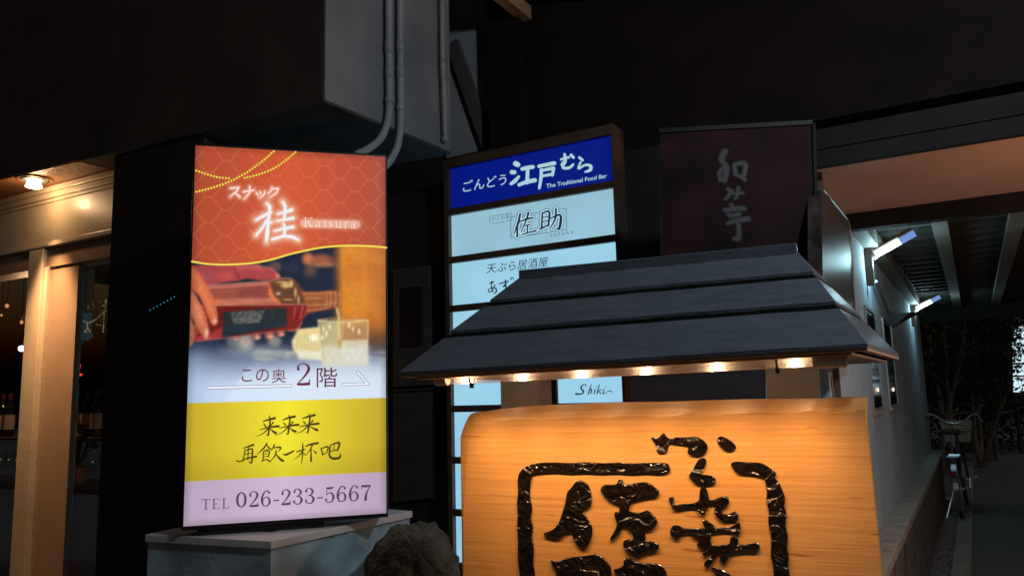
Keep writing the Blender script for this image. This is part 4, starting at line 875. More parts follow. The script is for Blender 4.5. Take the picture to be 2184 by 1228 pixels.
# ================================================================== WOODEN SHOP SIGN
S0 = hd(1400, 860, 1.75); sr = AZ(113); sn = NR(sr); sn = sn if sn[1] > 0 else -sn
def onS(x, y, off=0): return hp(x, y, S0+sn*off, sn)
S3 = win(960, 830, .32411); S4 = win(1400, 830, .32404)
ws = thing('wooden_shop_sign', 'thick pale timber shop board with black carved characters under a little charcoal hipped roof', 'sign', onS(1425, 1000)*np.array([1, 1, 0]))
top = [(982, 932), (990, 908), (1005, 882), (1035, 877), (1067, 872), (1110, 867.5), (1151, 864), (1219, 861.5), (1280, 859), (1336, 857.5), (1440, 856), (1520, 853), (1594, 851), (1680, 850), (1750, 849.2), (1800, 847), (1850, 845.5)]
right = [(1849.5, 888), (1857, 960), (1866.6, 1057), (1876, 1150), (1883, 1228), (1912, 1560)]; left = [(993, 1560), (986, 1228), (984.5, 1100)]
out = crom([(x, y, 0) for x, y in top], 3)[:, :2].tolist()+right+left
inn = []
for (x, y) in out:
    if y < 940: dx = 16 if x < 1012 else 0; dy = (30 if x > 1150 else 22+8*(x-982)/168)+2.5*math.sin(x*.05)+1.5*math.sin(x*.17); inn.append((x+dx-(3 if x > 1840 else 0), y+dy))
    else: inn.append((x-3 if x > 1500 else x+3, y-(3 if y > 1500 else 0)))
fo_ = [onS(*q) for q in inn]; ou = [onS(*q, .007) for q in out]
for i, (x, y) in enumerate(out):
    if y >= 940: ou[i] = onS(x, y, .003)
bk = [q+sn*.055 for q in ou]; n = len(out)
wb = MB(); wb.add(fo_+ou+bk, [tuple(range(n))]+[(i, (i+1) % n, n+(i+1) % n, n+i) for i in range(n)]+[(n+i, n+(i+1) % n, 2*n+(i+1) % n, 2*n+i) for i in range(n)]+[tuple(range(2*n, 3*n))])
# timber: grain runs along the board
m = bpy.data.materials.new('varnished_timber'); m.use_nodes = True; t = m.node_tree; b = t.nodes['Principled BSDF']
tc = t.nodes.new('ShaderNodeTexCoord'); mp = t.nodes.new('ShaderNodeMapping'); mp.inputs['Rotation'].default_value = (0, 0, math.radians(23)); mp2 = t.nodes.new('ShaderNodeMapping'); mp2.inputs['Scale'].default_value = (1, 1, 19)
t.links.new(tc.outputs['Object'], mp.inputs[0]); t.links.new(mp.outputs[0], mp2.inputs[0])
n1 = t.nodes.new('ShaderNodeTexNoise'); n1.inputs['Scale'].default_value = 3.2; n1.inputs['Detail'].default_value = 5; n1.inputs['Distortion'].default_value = .5
n2 = t.nodes.new('ShaderNodeTexNoise'); n2.inputs['Scale'].default_value = 1.1; n2.inputs['Detail'].default_value = 3
wv = t.nodes.new('ShaderNodeTexWave'); wv.wave_type = 'BANDS'; wv.bands_direction = 'Z'; wv.inputs['Scale'].default_value = 1.4; wv.inputs['Distortion'].default_value = 9; wv.inputs['Detail'].default_value = 3; wv.inputs['Detail Scale'].default_value = 1.2
for nn in (n1, wv): t.links.new(mp2.outputs[0], nn.inputs['Vector'])
t.links.new(mp.outputs[0], n2.inputs['Vector'])
r1 = t.nodes.new('ShaderNodeValToRGB'); r1.color_ramp.elements[0].position = .25; r1.color_ramp.elements[0].color = (.55, .262, .083, 1); r1.color_ramp.elements[1].position = .62; r1.color_ramp.elements[1].color = (.62, .312, .104, 1)
t.links.new(n1.outputs[0], r1.inputs[0])
r2 = t.nodes.new('ShaderNodeValToRGB'); r2.color_ramp.elements[0].position = .02; r2.color_ramp.elements[0].color = (.80, .70, .62, 1); r2.color_ramp.elements[1].position = .22; r2.color_ramp.elements[1].color = (1, 1, 1, 1); t.links.new(wv.outputs[0], r2.inputs[0])
mx = t.nodes.new('ShaderNodeMix'); mx.data_type = 'RGBA'; mx.blend_type = 'MULTIPLY'; mx.inputs[0].default_value = .4; t.links.new(r1.outputs[0], mx.inputs[6]); t.links.new(r2.outputs[0], mx.inputs[7])
n3 = t.nodes.new('ShaderNodeTexNoise'); n3.inputs['Scale'].default_value = 9; n3.inputs['Detail'].default_value = 1; mp3 = t.nodes.new('ShaderNodeMapping'); mp3.inputs['Scale'].default_value = (1, 1, 7); t.links.new(mp.outputs[0], mp3.inputs[0]); t.links.new(mp3.outputs[0], n3.inputs['Vector'])
r3 = t.nodes.new('ShaderNodeValToRGB'); r3.color_ramp.elements[0].position = .22; r3.color_ramp.elements[0].color = (.45, .30, .2, 1); r3.color_ramp.elements[1].position = .30; r3.color_ramp.elements[1].color = (1, 1, 1, 1); t.links.new(n3.outputs[0], r3.inputs[0])
mx2 = t.nodes.new('ShaderNodeMix'); mx2.data_type = 'RGBA'; mx2.blend_type = 'MULTIPLY'; mx2.inputs[0].default_value = .8; t.links.new(mx.outputs[2], mx2.inputs[6]); t.links.new(r3.outputs[0], mx2.inputs[7])
t.links.new(mx2.outputs[2], b.inputs['Base Color']); b.inputs['Roughness'].default_value = .42; b.inputs['Coat Weight'].default_value = .15; b.inputs['Coat Roughness'].default_value = .3
bp = t.nodes.new('ShaderNodeBump'); bp.inputs['Strength'].default_value = .35; bp.inputs['Distance'].default_value = .003; t.links.new(n1.outputs[0], bp.inputs['Height']); t.links.new(bp.outputs[0], b.inputs['Normal'])
M['timber'] = m
board = fixn(wb.build('board', M['timber'], ws))
# carved characters
CH = {
 'border_left': (S3, [(465, 1400), (463, 1228), (450, 1100), (452, 1000), (446, 900), (449, 820), (445, 750), (452, 670), (450, 585), (470, 535), (520, 500), (600, 482), (700, 480), (800, 484), (900, 478), (1000, 484), (1100, 480), (1200, 485), (1300, 482), (1420, 484), (1447, 515), (1438, 540), (1380, 550), (1300, 545), (1200, 550), (1100, 544), (1000, 548), (900, 543), (800, 547), (700, 540), (600, 546), (552, 556), (535, 590), (526, 700), (540, 780), (532, 850), (546, 900), (540, 960), (552, 1050), (548, 1140), (560, 1228), (562, 1400)]),
 'border_right': (S4, [(495, 487), (530, 475), (620, 480), (690, 485), (740, 512), (785, 548), (775, 575), (805, 610), (825, 655), (845, 710), (842, 770), (855, 820), (850, 900), (864, 960), (860, 1040), (870, 1100), (866, 1160), (877, 1228), (885, 1400), (790, 1400), (775, 1228), (768, 1150), (755, 1090), (758, 980), (740, 880), (742, 800), (728, 740), (730, 660), (712, 590), (690, 570), (620, 555), (540, 548), (505, 515)]),
 'ka': (S4, [(-32, 315), (-5, 322), (20, 316), (48, 288), (72, 315), (105, 326), (130, 315), (200, 315), (260, 312), (310, 335), (336, 372), (325, 412), (290, 434), (240, 432), (210, 415), (210, 375), (170, 362), (120, 358), (95, 352), (78, 372), (65, 410), (12, 412), (0, 370), (-15, 340)]),
 'ka_dot': (S4, [(403, 335), (412, 314), (440, 312), (482, 332), (518, 365), (516, 390), (480, 404), (440, 390), (415, 362)]),
 'ku': (S4, [(278, 462), (300, 448), (324, 460), (326, 490), (300, 555), (350, 562), (385, 583), (385, 612), (350, 620), (290, 622), (255, 612), (232, 590), (217, 568), (240, 530)]),
 're': (S4, [(85, 716), (112, 710), (122, 755), (180, 753), (255, 745), (284, 720), (290, 660), (312, 640), (335, 665), (345, 718), (365, 728), (420, 708), (460, 704), (477, 725), (470, 752), (440, 775), (425, 800), (448, 820), (490, 815), (515, 803), (538, 825), (530, 850), (480, 852), (440, 860), (400, 835), (383, 800), (395, 765), (372, 745), (348, 755), (330, 790), (305, 822), (275, 795), (252, 770), (180, 776), (130, 786), (105, 775), (95, 745)]),
 'ya_top': (S4, [(94, 922), (112, 895), (148, 895), (180, 911), (240, 915), (312, 911), (320, 903), (305, 866), (322, 855), (362, 880), (398, 906), (480, 906), (520, 885), (550, 880), (548, 938), (515, 938), (480, 923), (420, 922), (380, 931), (300, 926), (200, 932), (166, 945), (150, 968), (118, 972), (97, 952)]),
 'ya': (S4, [(228, 950), (265, 944), (295, 956), (350, 945), (360, 972), (355, 1000), (390, 1026), (440, 1022), (482, 1012), (490, 975), (514, 968), (538, 985), (535, 1022), (600, 1018), (662, 1008), (678, 1040), (650, 1051), (580, 1050), (520, 1058), (490, 1068), (465, 1110), (440, 1137), (418, 1122), (425, 1090), (436, 1062), (410, 1066), (380, 1110), (345, 1152), (318, 1155), (325, 1130), (370, 1090), (396, 1052), (350, 1060), (320, 1087), (303, 1075), (320, 1045), (270, 1022), (287, 990)]),
 'next_mark': (S4, [(366, 1172), (400, 1174), (450, 1195), (500, 1235), (490, 1300), (430, 1270)]),
 'sa_left': (S3, [(845, 598), (900, 618), (926, 670), (930, 750), (902, 775), (872, 795), (892, 830), (925, 880), (936, 930), (915, 1010), (880, 1037), (840, 1015), (812, 970), (803, 925), (760, 940), (720, 970), (660, 962), (620, 946), (680, 920), (720, 872), (745, 800), (765, 730), (773, 680), (805, 640)]),
 'sa_right': (S3, [(994, 652), (1020, 628), (1090, 624), (1115, 594), (1140, 600), (1165, 626), (1230, 614), (1300, 611), (1350, 645), (1374, 668), (1365, 696), (1300, 706), (1230, 722), (1195, 737), (1178, 790), (1200, 806), (1250, 811), (1300, 796), (1345, 830), (1363, 870), (1330, 911), (1280, 917), (1286, 960), (1290, 1000), (1330, 998), (1372, 1020), (1365, 1046), (1310, 1056), (1260, 1076), (1225, 1097), (1190, 1070), (1150, 1042), (1143, 1000), (1175, 985), (1207, 985), (1200, 940), (1160, 902), (1137, 888), (1122, 930), (1085, 966), (1055, 981), (1085, 930), (1102, 880), (1085, 830), (1090, 805), (1115, 804), (1112, 752), (1080, 741), (1050, 726), (1010, 690)]),
 'suke_left': (S3, [(667, 1124), (720, 1130), (780, 1105), (880, 1095), (960, 1084), (1000, 1100), (1040, 1140), (1060, 1190), (1062, 1400), (985, 1400), (985, 1230), (980, 1165), (940, 1146), (880, 1160), (860, 1178), (900, 1190), (960, 1195), (970, 1230), (960, 1400), (705, 1400), (705, 1228), (688, 1170)]),
 'suke_right': (S3, [(1080, 1188), (1140, 1160), (1148, 1112), (1180, 1100), (1230, 1136), (1320, 1142), (1380, 1150), (1412, 1182), (1424, 1228), (1410, 1400), (1110, 1400), (1122, 1228)]),
}
# glossy black lacquer with a wrinkled skin
m = bpy.data.materials.new('wrinkled_black_lacquer'); m.use_nodes = True; t = m.node_tree; b = t.nodes['Principled BSDF']
b.inputs['Base Color'].default_value = (.010, .006, .004, 1); b.inputs['Roughness'].default_value = .20; b.inputs['Coat Weight'].default_value = .6; b.inputs['Coat Roughness'].default_value = .12
tc = t.nodes.new('ShaderNodeTexCoord'); nz = t.nodes.new('ShaderNodeTexNoise'); nz.inputs['Scale'].default_value = 26; nz.inputs['Detail'].default_value = 2; nz.inputs['Distortion'].default_value = 1.6; t.links.new(tc.outputs['Object'], nz.inputs['Vector'])
n5 = t.nodes.new('ShaderNodeTexNoise'); n5.inputs['Scale'].default_value = 130; t.links.new(tc.outputs['Object'], n5.inputs['Vector'])
rr = t.nodes.new('ShaderNodeValToRGB'); rr.color_ramp.elements[0].color = (.004, .003, .002, 1); rr.color_ramp.elements[1].color = (.014, .008, .005, 1); t.links.new(n5.outputs[0], rr.inputs[0]); t.links.new(rr.outputs[0], b.inputs['Base Color'])
bp = t.nodes.new('ShaderNodeBump'); bp.inputs['Strength'].default_value = 1; bp.inputs['Distance'].default_value = .017; t.links.new(nz.outputs[0], bp.inputs['Height']); t.links.new(bp.outputs[0], b.inputs['Normal'])
M['lacquer'] = m
O3 = S0*np.array([1, 1, 0])
def carved(nm, wf, P, sub=4, th=.0012, bev=.0022):
    Q = [onS(*wf(q)) for q in crom([(x, y, 0) for x, y in P], sub, True)[:, :2]]
    uv = [((q-O3)@sr, q[2]) for q in Q]
    c = bpy.data.curves.new('c', 'CURVE'); c.dimensions = '2D'; c.fill_mode = 'BOTH'; c.extrude = th; c.bevel_depth = bev; c.bevel_resolution = 2; c.offset = -bev*.7
    sp = c.splines.new('POLY'); sp.points.add(len(uv)-1); sp.use_cyclic_u = True
    for i, q in enumerate(uv): sp.points[i].co = (q[0], q[1], 0, 1)
    o = bpy.data.objects.new('c', c); COL.objects.link(o); bpy.context.view_layer.update()
    me = bpy.data.meshes.new_from_object(o.evaluated_get(bpy.context.evaluated_depsgraph_get()))
    vs = [O3+sr*v.co[0]+Z*v.co[1]-sn*(v.co[2]+.0015) for v in me.vertices]; fs = [tuple(p.vertices) for p in me.polygons]
    bpy.data.objects.remove(o); bpy.data.curves.remove(c); bpy.data.meshes.remove(me)
    ob = fixn(MB().add(vs, fs).build(nm, M['lacquer'], board, smooth=False)); return ob
for k, (wf, P) in CH.items(): carved('carved_border' if 'border' in k else 'carved_character', wf, P)
# posts behind the board
for (xa, xb) in ((1067.5, 1149), (1634.5, 1746)):
    A_ = onS(xa, 820, .08); B_ = onS(xb, 820, .08); wv_ = (B_-A_)@sr
    MB().box(np.array([A_[0], A_[1], 0]), sr*wv_, sn*.09, Z*1.66).build('post', M['post'], ws)
# hipped roof in three courses of boards
eFL, eFR = onS(850, 797, -.2), onS(1850, 737, -.2); zE2 = (eFL[2]+eFR[2])/2
eBR = onS(1918, 767, .4); side = eBR-eFR; side[2] = 0
eBL = eFL+side; rL, rR = onS(1110, 592, .10), onS(1700, 536, .10)
eav = [eFL, eFR, eFR+side, eBL]; rdg = [rL, rR, rR+sn*.03, rL+sn*.03]
def ring(t, up=0): return [a+(b-a)*t+Z*up for a, b in zip(rdg, eav)]
roof = MB().tube([rL+sn*.015-Z*.02, rR+sn*.015-Z*.02], .004, 6).build('roof', M['shingle'], ws)
cuts = [0.0, .315, .645, 1.0]
fixn(MB().add(ring(0, -.0045)+ring(.99, -.0045)+ring(.99, -.010)+ring(0, -.03), [(i, (i+1) % 4, 4+(i+1) % 4, 4+i) for i in range(4)]+[(4+i, 4+(i+1) % 4, 8+(i+1) % 4, 8+i) for i in range(4)]+[(8+i, 8+(i+1) % 4, 12+(i+1) % 4, 12+i) for i in range(4)]).build('roof_deck', mat('black_gap_shade', (.004, .004, .004), .9, spec=.02), roof))  # deck coloured black to paint in the shade between courses
def cring(t, up, seed):           # ring with slightly uneven board edges
    g = np.random.default_rng(seed); R = ring(t, up); out = []
    for q in range(4):
        a_, b_ = R[q], R[(q+1) % 4]; n_ = 14 if q % 2 == 0 else 6
        for m_ in range(n_): out.append(a_+(b_-a_)*m_/n_+Z*g.normal()*.0004*(m_ > 0)+(a_-rL)*0)
    return out
NR_ = 40
for k in range(3):
    a, b = cuts[k]+(.012 if k else 0), cuts[k+1]-(.042 if k < 2 else 0)
    T_, L_, U_, I_ = cring(a, .0 if k else .002, 50+k), cring(b, .004 if k < 2 else .004, 60+k), cring(b, -.003 if k < 2 else -.003, 60+k), cring(a, -.0155, 50+k)
    if k == 2: I_ = cring(a+.3, -.004, 50)
    q = MB(); q.add(T_+L_+U_+I_, [(w_*NR_+i, w_*NR_+(i+1) % NR_, (w_+1)*NR_+(i+1) % NR_, (w_+1)*NR_+i) for w_ in range(3) for i in range(NR_)]+([] if k == 2 else [(3*NR_+i, 3*NR_+(i+1) % NR_, (i+1) % NR_, i) for i in range(NR_)]))
    fixn(q.build('roof_course', M['shingle'], roof))
rc = MB().box(rL-sn*.012-Z*.012-sr*.0, rR-rL, sn*.06, Z*.030); rc.build('ridge_cap', M['shingle'], roof, bevel=.002)
inset = ring(.996, -.0035); lower = [p-Z*.006 for p in inset]; inner = [p-Z*.006 for p in ring(.90, -.0)]
for k in range(4): inner[k][2] = lower[k][2]
ef = MB(); ef.add(inset+lower+inner, [(i, (i+1) % 4, 4+(i+1) % 4, 4+i) for i in range(4)]+[(4+i, 4+(i+1) % 4, 8+(i+1) % 4, 8+i) for i in range(4)])
fixn(ef.build('eave_board', M['raw_wood'], roof))
in2 = [q-Z*.012+(0*q) for q in inner]
ef2 = MB(); i3 = [p+(lower[(k+2) % 4]-p)*.03-Z*.0005 for k, p in enumerate(lower)]; l4 = [p-Z*.005 for p in i3]; i5 = [p+(l4[(k+2) % 4]-p)*.45 for k, p in enumerate(l4)]
for k in range(4): i5[k] = np.array([i5[k][0], i5[k][1], l4[k][2]])
ef2.add(i3+l4+i5, [(i, (i+1) % 4, 4+(i+1) % 4, 4+i) for i in range(4)]+[(4+i, 4+(i+1) % 4, 8+(i+1) % 4, 8+i) for i in range(4)]); fixn(ef2.build('eave_lining', M['raw_wood'], roof))

# ================================================================== LED BAR under the eave
OFF = -.13
bl, br_ = onS(942, 810, OFF), onS(1763, 766, OFF)
m = glassy('clear_acrylic_tube', (.93, .90, .87), .12, .15); M['acryl'] = m; t = m.node_tree
o_ = [q for q in t.nodes if q.type == 'OUTPUT_MATERIAL'][0]; mx0 = [q for q in t.nodes if q.type == 'MIX_SHADER'][0]
dfx = t.nodes.new('ShaderNodeBsdfDiffuse'); trl = t.nodes.new('ShaderNodeBsdfTranslucent'); dfx.inputs[0].default_value = trl.inputs[0].default_value = (.85, .74, .66, 1)
ma = t.nodes.new('ShaderNodeMixShader'); mb2 = t.nodes.new('ShaderNodeMixShader'); t.links.new(dfx.outputs[0], ma.inputs[1]); t.links.new(trl.outputs[0], ma.inputs[2])
mb2.inputs[0].default_value = .18; t.links.new(mx0.outputs[0], mb2.inputs[1]); t.links.new(ma.outputs[0], mb2.inputs[2]); t.links.new(mb2.outputs[0], o_.inputs[0])
lbz = thing('light_bar', 'clear tube light bar with six glowing bulbs clamped under the little roof', 'lamp', (bl+br_)/2)
ex = (br_-bl)/np.linalg.norm(br_-bl)
M['cap_beige'] = mat('beige_plastic_cap', (.55, .44, .34), .5, var=.05)
MB().tube([bl-ex*.016, bl-ex*.013, bl+ex*.016], [.011, .0135, .0138], 18).build('end_cap', M['cap_beige'], lbz)
A_ = onS(1733, 768, OFF); MB().tube([A_, A_+ex*.058, A_+ex*.062], [.0165, .0165, .013], 18).build('end_cap', M['cap_beige'], lbz)
MB().tube([bl+ex*.017, A_-ex*.001], .0122, 18, caps=False).build('tube', M['acryl'], lbz, smooth=True)
MB().box(bl+ex*.018+Z*.0165-sn*.012, A_-bl-ex*.02, sn*.03, Z*.004).build('mounting_rail', M['chrome_dull'], lbz)
M['led_board'] = mat('brown_led_strip', (.30, .16, .10), .35, var=.1)
MB().box(bl+ex*.02+Z*.0035-sn*.003, A_-bl-ex*.024, sn*.006, Z*.0012).build('led_strip', M['led_board'], lbz)
for xx in (1006, 1657):
    q = onS(xx, 800-(xx-1006)*.047, OFF); q[2] = (bl+(br_-bl)*((xx-942)/821))[2]
    cl = MB().torus(q, sn, Z, .0150, .0025, 18, 6); cl.box(q+Z*.012-ex*.006-sn*.010, ex*.012, sn*.02, Z*.012)
    cl.box(q-Z*.022-ex*.004-sn*.004, ex*.008, sn*.006, Z*.012); cl.build('clamp', M['black_metal'], lbz)
LEDW = 1.0
M['led'] = emi('lit_warm_diode', (1, .72, .45), 420)
for xx in (995, 1115, 1242, 1380, 1531.6, 1698.6):
    a = (onS(xx, 800, OFF)-bl)@ex; q = bl+ex*a-Z*.004
    bo = MB().ball(q, .0042, 10, 8, (1.3, 1.3, .8)).build('bulb', M['led'], lbz, smooth=True)
    ll = bpy.data.lights.new('bulb_light', 'SPOT'); ll.energy = LEDW; ll.color = (1, .63, .31); ll.shadow_soft_size = .008; ll.spot_size = math.radians(52); ll.spot_blend = 1
    lo = bpy.data.objects.new('bulb_light', ll); COL.objects.link(lo); lo.parent = lbz; lo.location = Vector(q-Z*.008-LOC[lbz.name])
    l2 = bpy.data.lights.new('bulb_spill', 'SPOT'); l2.energy = 5.0; l2.color = ll.color; l2.shadow_soft_size = .008; l2.spot_size = math.radians(132); l2.spot_blend = 1
    lo2 = bpy.data.objects.new('bulb_spill', l2); COL.objects.link(lo2); lo2.parent = lbz; lo2.location = Vector(q-Z*.009-LOC[lbz.name])
    lo.rotation_euler = Vector(sn*.13-Z*.24).to_track_quat('-Z', 'Y').to_euler()

# ================================================================== BICYCLE
hb = hz(2055, 1106, 0); bkq = AZ(33); bkr = np.array([bkq[1], -bkq[0], 0])
LEAN = -.05
def bk_(x, y, z): return hb+bkr*(x+LEAN*z)+bkq*y+Z*z
bike = thing('bicycle', 'city bicycle with swept chrome handlebar, black saddle and front basket parked along the white wall', 'bicycle', hb)
M['b_frame'] = mat('dark_blue_bike_paint', (.03, .035, .07), .3, var=.1, coat=.5); M['b_basket'] = mat('beige_basket', (.36, .31, .22), .7, var=.3, scale=40)
M['b_red'] = mat('red_reflector', (.35, .02, .02), .2, var=.1); M['steel'] = mat('steel_fender', (.30, .31, .33), .28, metal=.9, var=.05)
up_ = bk_(0, 0, 1)-bk_(0, 0, 0); up_ /= np.linalg.norm(up_)
for yy in (0, 1.08):
    c = bk_(0, yy, .33); w_ = MB().torus(c, bkq, up_, .30, .012, 40, 6).build('wheel', M['chrome_dull'], bike, smooth=True)
    MB().torus(c, bkq, up_, .318, .018, 40, 8).build('tyre', M['rubber'], w_, smooth=True)
    sp = MB()
    for k in range(18):
        a = 2*math.pi*k/18; sp.tube([c+bkr*(.02*(-1)**k), c+(bkq*math.cos(a)+up_*math.sin(a))*.295], .0016, 4)
    sp.build('spokes', M['chrome'], w_); MB().tube([c-bkr*.06, c+bkr*.06], .014, 8).build('hub', M['chrome'], w_)
    fn_ = [c+(bkq*math.cos(a)+up_*math.sin(a))*.352 for a in np.radians(np.linspace(10 if yy else 20, 170 if yy else 215, 16))]
    fe = MB()
    for i in range(15): fe.add([fn_[i]-bkr*.026, fn_[i]+bkr*.026, fn_[i+1]+bkr*.026, fn_[i+1]-bkr*.026], [(0, 1, 2, 3)])
    fe.build('fender', M['steel'], bike)
fm = MB()
for a, b, q in (((0, .42, .30), (0, .30, .80), .016), ((0, .42, .30), (0, .90, .72), .018), ((0, .36, .60), (0, .88, .82), .016), ((0, .42, .30), (.05, 0, .33), .009), ((0, .42, .30), (-.05, 0, .33), .009), ((0, .33, .72), (.05, 0, .33), .008), ((0, .33, .72), (-.05, 0, .33), .008), ((0, .86, .92), (0, .93, .66), .019), ((.045, .93, .66), (.05, 1.08, .33), .010), ((-.045, .93, .66), (-.05, 1.08, .33), .010)):
    fm.tube([bk_(*a), bk_(*b)], q, 8)
fm.build('frame', M['b_frame'], bike)
MB().tube([bk_(0, .30, .78), bk_(0, .27, .93)], .013, 8).build('seat_post', M['chrome'], bike)
sa = MB(); vs = []
for (y, wd, z) in ((.10, .085, .97), (.14, .105, .985), (.22, .10, .985), (.30, .05, .975), (.38, .022, .965)): vs += [bk_(-wd, y, z-.035), bk_(-wd, y, z-.01), bk_(-wd*.5, y, z+.006), bk_(wd*.5, y, z+.006), bk_(wd, y, z-.01), bk_(wd, y, z-.035)]
sa.add(vs, [(i*6+k, i*6+(k+1) % 6, (i+1)*6+(k+1) % 6, (i+1)*6+k) for i in range(4) for k in range(6)]+[tuple(range(6)), tuple(range(24, 30))]); fixn(sa.build('saddle', M['rubber'], bike, smooth=True))
hbz = 1.10
MB().tube([bk_(0, .86, .92), bk_(0, .84, 1.04)], .012, 8).build('stem', M['chrome'], bike)
hpts = [(-.285, .58, 1.10), (-.26, .70, 1.145), (-.20, .80, 1.13), (-.10, .85, 1.05), (0, .86, 1.035), (.10, .85, 1.05), (.20, .80, 1.13), (.26, .70, 1.145), (.285, .58, 1.10)]
hbar = MB().tube(crom([bk_(*q) for q in hpts], 5), .013, 8).build('handlebar', M['chrome'], bike, smooth=True)
for k in (0, -1): MB().tube([bk_(*hpts[k]), bk_(*(np.array(hpts[k])*.45+np.array(hpts[1 if k == 0 else -2])*.55))], .016, 8).build('grip', M['rubber'], hbar)
for sg in (-1, 1): MB().tube([bk_(sg*.25, .74, 1.12), bk_(sg*.33, .60, 1.06)], .005, 5).build('brake_lever', M['chrome'], hbar)
bs = MB(); z0, z1 = .80, 1.05
for k in range(7):
    f = k/6; z = z0+(z1-z0)*f; w1 = .125+.045*f; l0, l1 = .98-.0, 1.22+.05*f
    for a, b in (((-w1, l0), (w1, l0)), ((w1, l0), (w1, l1)), ((w1, l1), (-w1, l1)), ((-w1, l1), (-w1, l0))): bs.tube([bk_(*a, z), bk_(*b, z)], .007 if k in (0, 6) else .0045, 4)
for k in range(9):
    f = -1+k/4; bs.tube([bk_(f*.125, .98, z0), bk_(f*.17, .98, z1)], .006, 4); bs.tube([bk_(f*.125, 1.22, z0), bk_(f*.17, 1.27, z1)], .006, 4)
bs.add([bk_(-.122, .985, z0+.004), bk_(.122, .985, z0+.004), bk_(.165, .985, z1-.01), bk_(-.165, .985, z1-.01)], [(0, 1, 2, 3)]); bs.add([bk_(-.125, .98, z0), bk_(.125, .98, z0), bk_(.125, 1.22, z0), bk_(-.125, 1.22, z0)], [(0, 1, 2, 3)])
bs.build('basket', M['b_basket'], bike)
MB().tube([bk_(0, .42, .30)-bkr*.09, bk_(0, .42, .30)+bkr*.09], .012, 8).build('crank_axle', M['chrome'], bike)
for sg, zz_ in ((-1, .17), (1, .43)):
    cr_ = MB().tube([bk_(sg*.09, .42, .30), bk_(sg*.10, .44, zz_)], .010, 6).build('crank', M['chrome'], bike)
    MB().box(bk_(sg*.14-.045, .40, zz_-.012), bkr*.09, bkq*.07, Z*.024).build('pedal', M['cap_beige'], cr_)
MB().box(bk_(-.025, -.355, .50), bkr*.05, bkq*.02, up_*.06).build('reflector', M['b_red'], bike)
MB().tube([bk_(-.06, .02, .30), bk_(-.16, -.06, .012), bk_(-.05, -.10, .010)], .008, 6).build('kickstand', M['chrome'], bike)
rk = MB()
for sg in (-1, 1): rk.tube([bk_(sg*.06, .18, .70), bk_(sg*.06, -.22, .70), bk_(sg*.05, 0, .33)], .006, 5)
for y in (-.2, -.08, .04, .16): rk.tube([bk_(-.06, y, .70), bk_(.06, y, .70)], .006, 5)
rk.build('carrier', M['steel'], bike)
MB().box(bk_(-.05, .12, .60), bkr*.02, bkq*.16, up_*.09).build('lock_case', M['b_red'], bike)

# ================================================================== FAR END: trees, hedge, distant sign
M['bark'] = mat('grey_bark', (.24, .21, .17), .9, var=.3, scale=18, bump=.6)
M['leaf_far'] = mat('night_foliage', (.032, .048, .02), .8, var=.4, scale=1.5, spec=.1)
def tree(lbl, x, dist, zl, h, spread, nl, seed, lean=0, fill=1):
    g = np.random.default_rng(seed); base = hd(x, 900, dist); base[2] = 0
    t = thing('garden_tree', lbl, 'tree', base, 'trees at the end of the passage'); tr = MB(); tips = []
    for k in range(3):
        a = g.uniform(0, 6.28); b_ = base+np.array([math.cos(a), math.sin(a), 0])*.12
        p = [b_]; q = b_.copy(); dr = np.array([math.cos(a)*.2+lean, math.sin(a)*.2, 1])
        for j in range(6): dr = dr+g.normal(size=3)*.22; dr[2] = abs(dr[2])+.3; q = q+dr/np.linalg.norm(dr)*h/6.5; p.append(q.copy())
        tr.tube(crom(p, 3), np.linspace(.05, .014, 19), 7)
        for j in range(2, 7):
            for _ in range(2):
                s0 = p[j]; dd_ = g.normal(size=3); dd_[2] = abs(dd_[2])*.5; dd_ /= np.linalg.norm(dd_); L = g.uniform(.3, .8)*spread
                mid_ = s0+dd_*L*.5+Z*.08; e_ = s0+dd_*L+Z*g.uniform(0, .3); tr.tube(crom([s0, mid_, e_], 3), np.linspace(.018, .005, 7), 5); tips += [mid_, e_, (mid_+e_)/2]
    tr.build('trunk', M['bark'], t); lf = MB(); tips = np.array(tips); per = max(1, int(nl/len(tips)))
    for tp in tips:
        if tp[2] < zl: continue
        for _ in range(per):
            c = tp+g.normal(size=3)*.2*spread*fill; u = g.normal(size=3); u /= np.linalg.norm(u); v = np.cross(u, g.normal(size=3)); v /= np.linalg.norm(v); L = g.uniform(.05, .1)
            lf.add([c-u*L*.5, c+v*L*.28, c+u*L*.55, c-v*L*.28], [(0, 1, 2, 3)])
    lf.build('crown', M['leaf_far'], t)
tree('slender tree with bare lower trunks just past the white wall end', 2010, 13.2, 1.35, 3.2, .8, 3000, 4)
tree('bushy dark tree in the middle of the passage end', 2072, 14.6, .9, 3.4, 1.0, 5000, 9)
tree('dense dark tree close in front of the distant white sign', 2112, 15.6, .3, 3.0, .8, 5200, 12)
tree('dark tree farther back between the slender tree and the bushy one', 2035, 16.8, .4, 3.6, 1.1, 5200, 21)
hg = MB(); g = np.random.default_rng(5)
A_, B_ = hd(1990, 900, 17.5), hd(2184, 900, 18.5); A_[2] = B_[2] = 0
for i in range(9000):
    f = g.uniform(-.1, 1.5); c = A_+(B_-A_)*f+np.array([0, g.normal()*.25, 0])+Z*(g.uniform(0, 1)**.8)*(3.4+.5*math.sin(f*9)); u = g.normal(size=3); u /= np.linalg.norm(u); v = np.cross(u, g.normal(size=3)); v /= np.linalg.norm(v); L = g.uniform(.07, .14)
    hg.add([c-u*L*.5, c+v*L*.3, c+u*L*.55, c-v*L*.3], [(0, 1, 2, 3)])
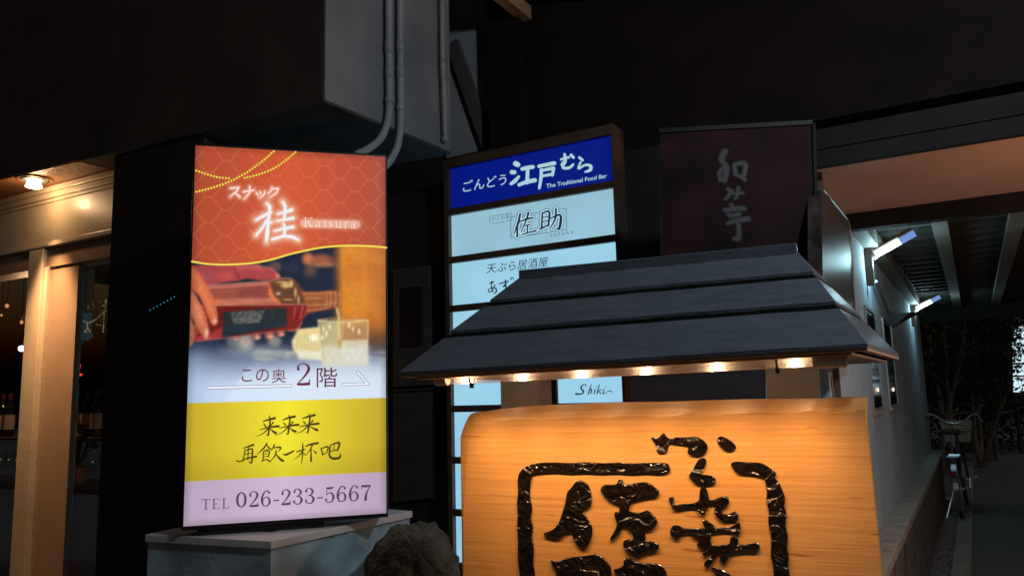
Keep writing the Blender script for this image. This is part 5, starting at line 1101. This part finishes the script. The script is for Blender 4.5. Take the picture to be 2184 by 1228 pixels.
hg.build('hedge', M['leaf_far'], label='tall dark hedge closing the far end of the passage', cat='hedge')
fs_ = thing('distant_sign', 'distant lit white signboard of five rows with a small gabled top, at the right edge', 'sign', hd(2185, 930, 17.0)*np.array([1, 1, 0]))
FN = np.array([0, 1., 0]); FS0 = hd(2185, 760, 17.0)
def onF(x, y, off=0): return hp(x, y, FS0+FN*off, FN)
M['far_white'] = emi('far_lit_panel', s2l((205, 232, 244)), 1.15)
rows = [(697, 720), (724, 746), (750, 773), (777, 800), (804, 836)]
for i, (ya, yb_) in enumerate(rows):
    MB().slab([onF(2161+i*.8, ya), onF(2216, ya-1), onF(2216, yb_-1), onF(2161.5+i*.8, yb_)], FN*.05).build('sign_panel', M['far_white'], fs_)
MB().slab([onF(2158, 692, .06), onF(2220, 690, .06), onF(2220, 842, .06), onF(2160, 844, .06)], FN*.06).build('frame', M['frame_brown'], fs_)
gp = MB()
for a, b in (((2158, 690), (2174, 673)), ((2174, 673), (2190, 690))):
    gp.tube([onF(*a, -.02), onF(*b, -.02)], .022, 6)
gp.build('gable', M['cap_beige'], fs_); MB().tube([onF(2174, 676, -.01), onF(2174, 692, -.01)], .018, 6).build('gable_post', M['cap_beige'], fs_)
ps2 = MB()
for xx in (2165, 2214): ps2.tube([onF(xx, 844, .08), onF(xx, 844, .08)*np.array([1, 1, 0])], .04, 8)
ps2.build('post', M['frame_brown'], fs_)
ik = Ink(FS0, FN, .004, 1e-4)
for i, (ya, yb_) in enumerate(rows):
    for k in range(3): ik.stroke([(2168+k*7, ya+8, 1.2), (2171+k*7, ya+6, 1.4), (2172+k*7, ya+14, 1.2), (2168+k*7, ya+16, 1)], lambda q: q)
ik.build('lettering', M['ink_grey'], fs_)
# pale footpath far behind
fp_ = [hz(2112, 925, .004), hz(2240, 918, .004), hz(2240, 932, .004), hz(2125, 938, .004)]
MB().add(fp_, [(0, 1, 2, 3)]).build('footpath', mat('pale_paving', (.35, .34, .33), .8), kind='structure', label='pale paved footpath far behind the passage', cat='path')
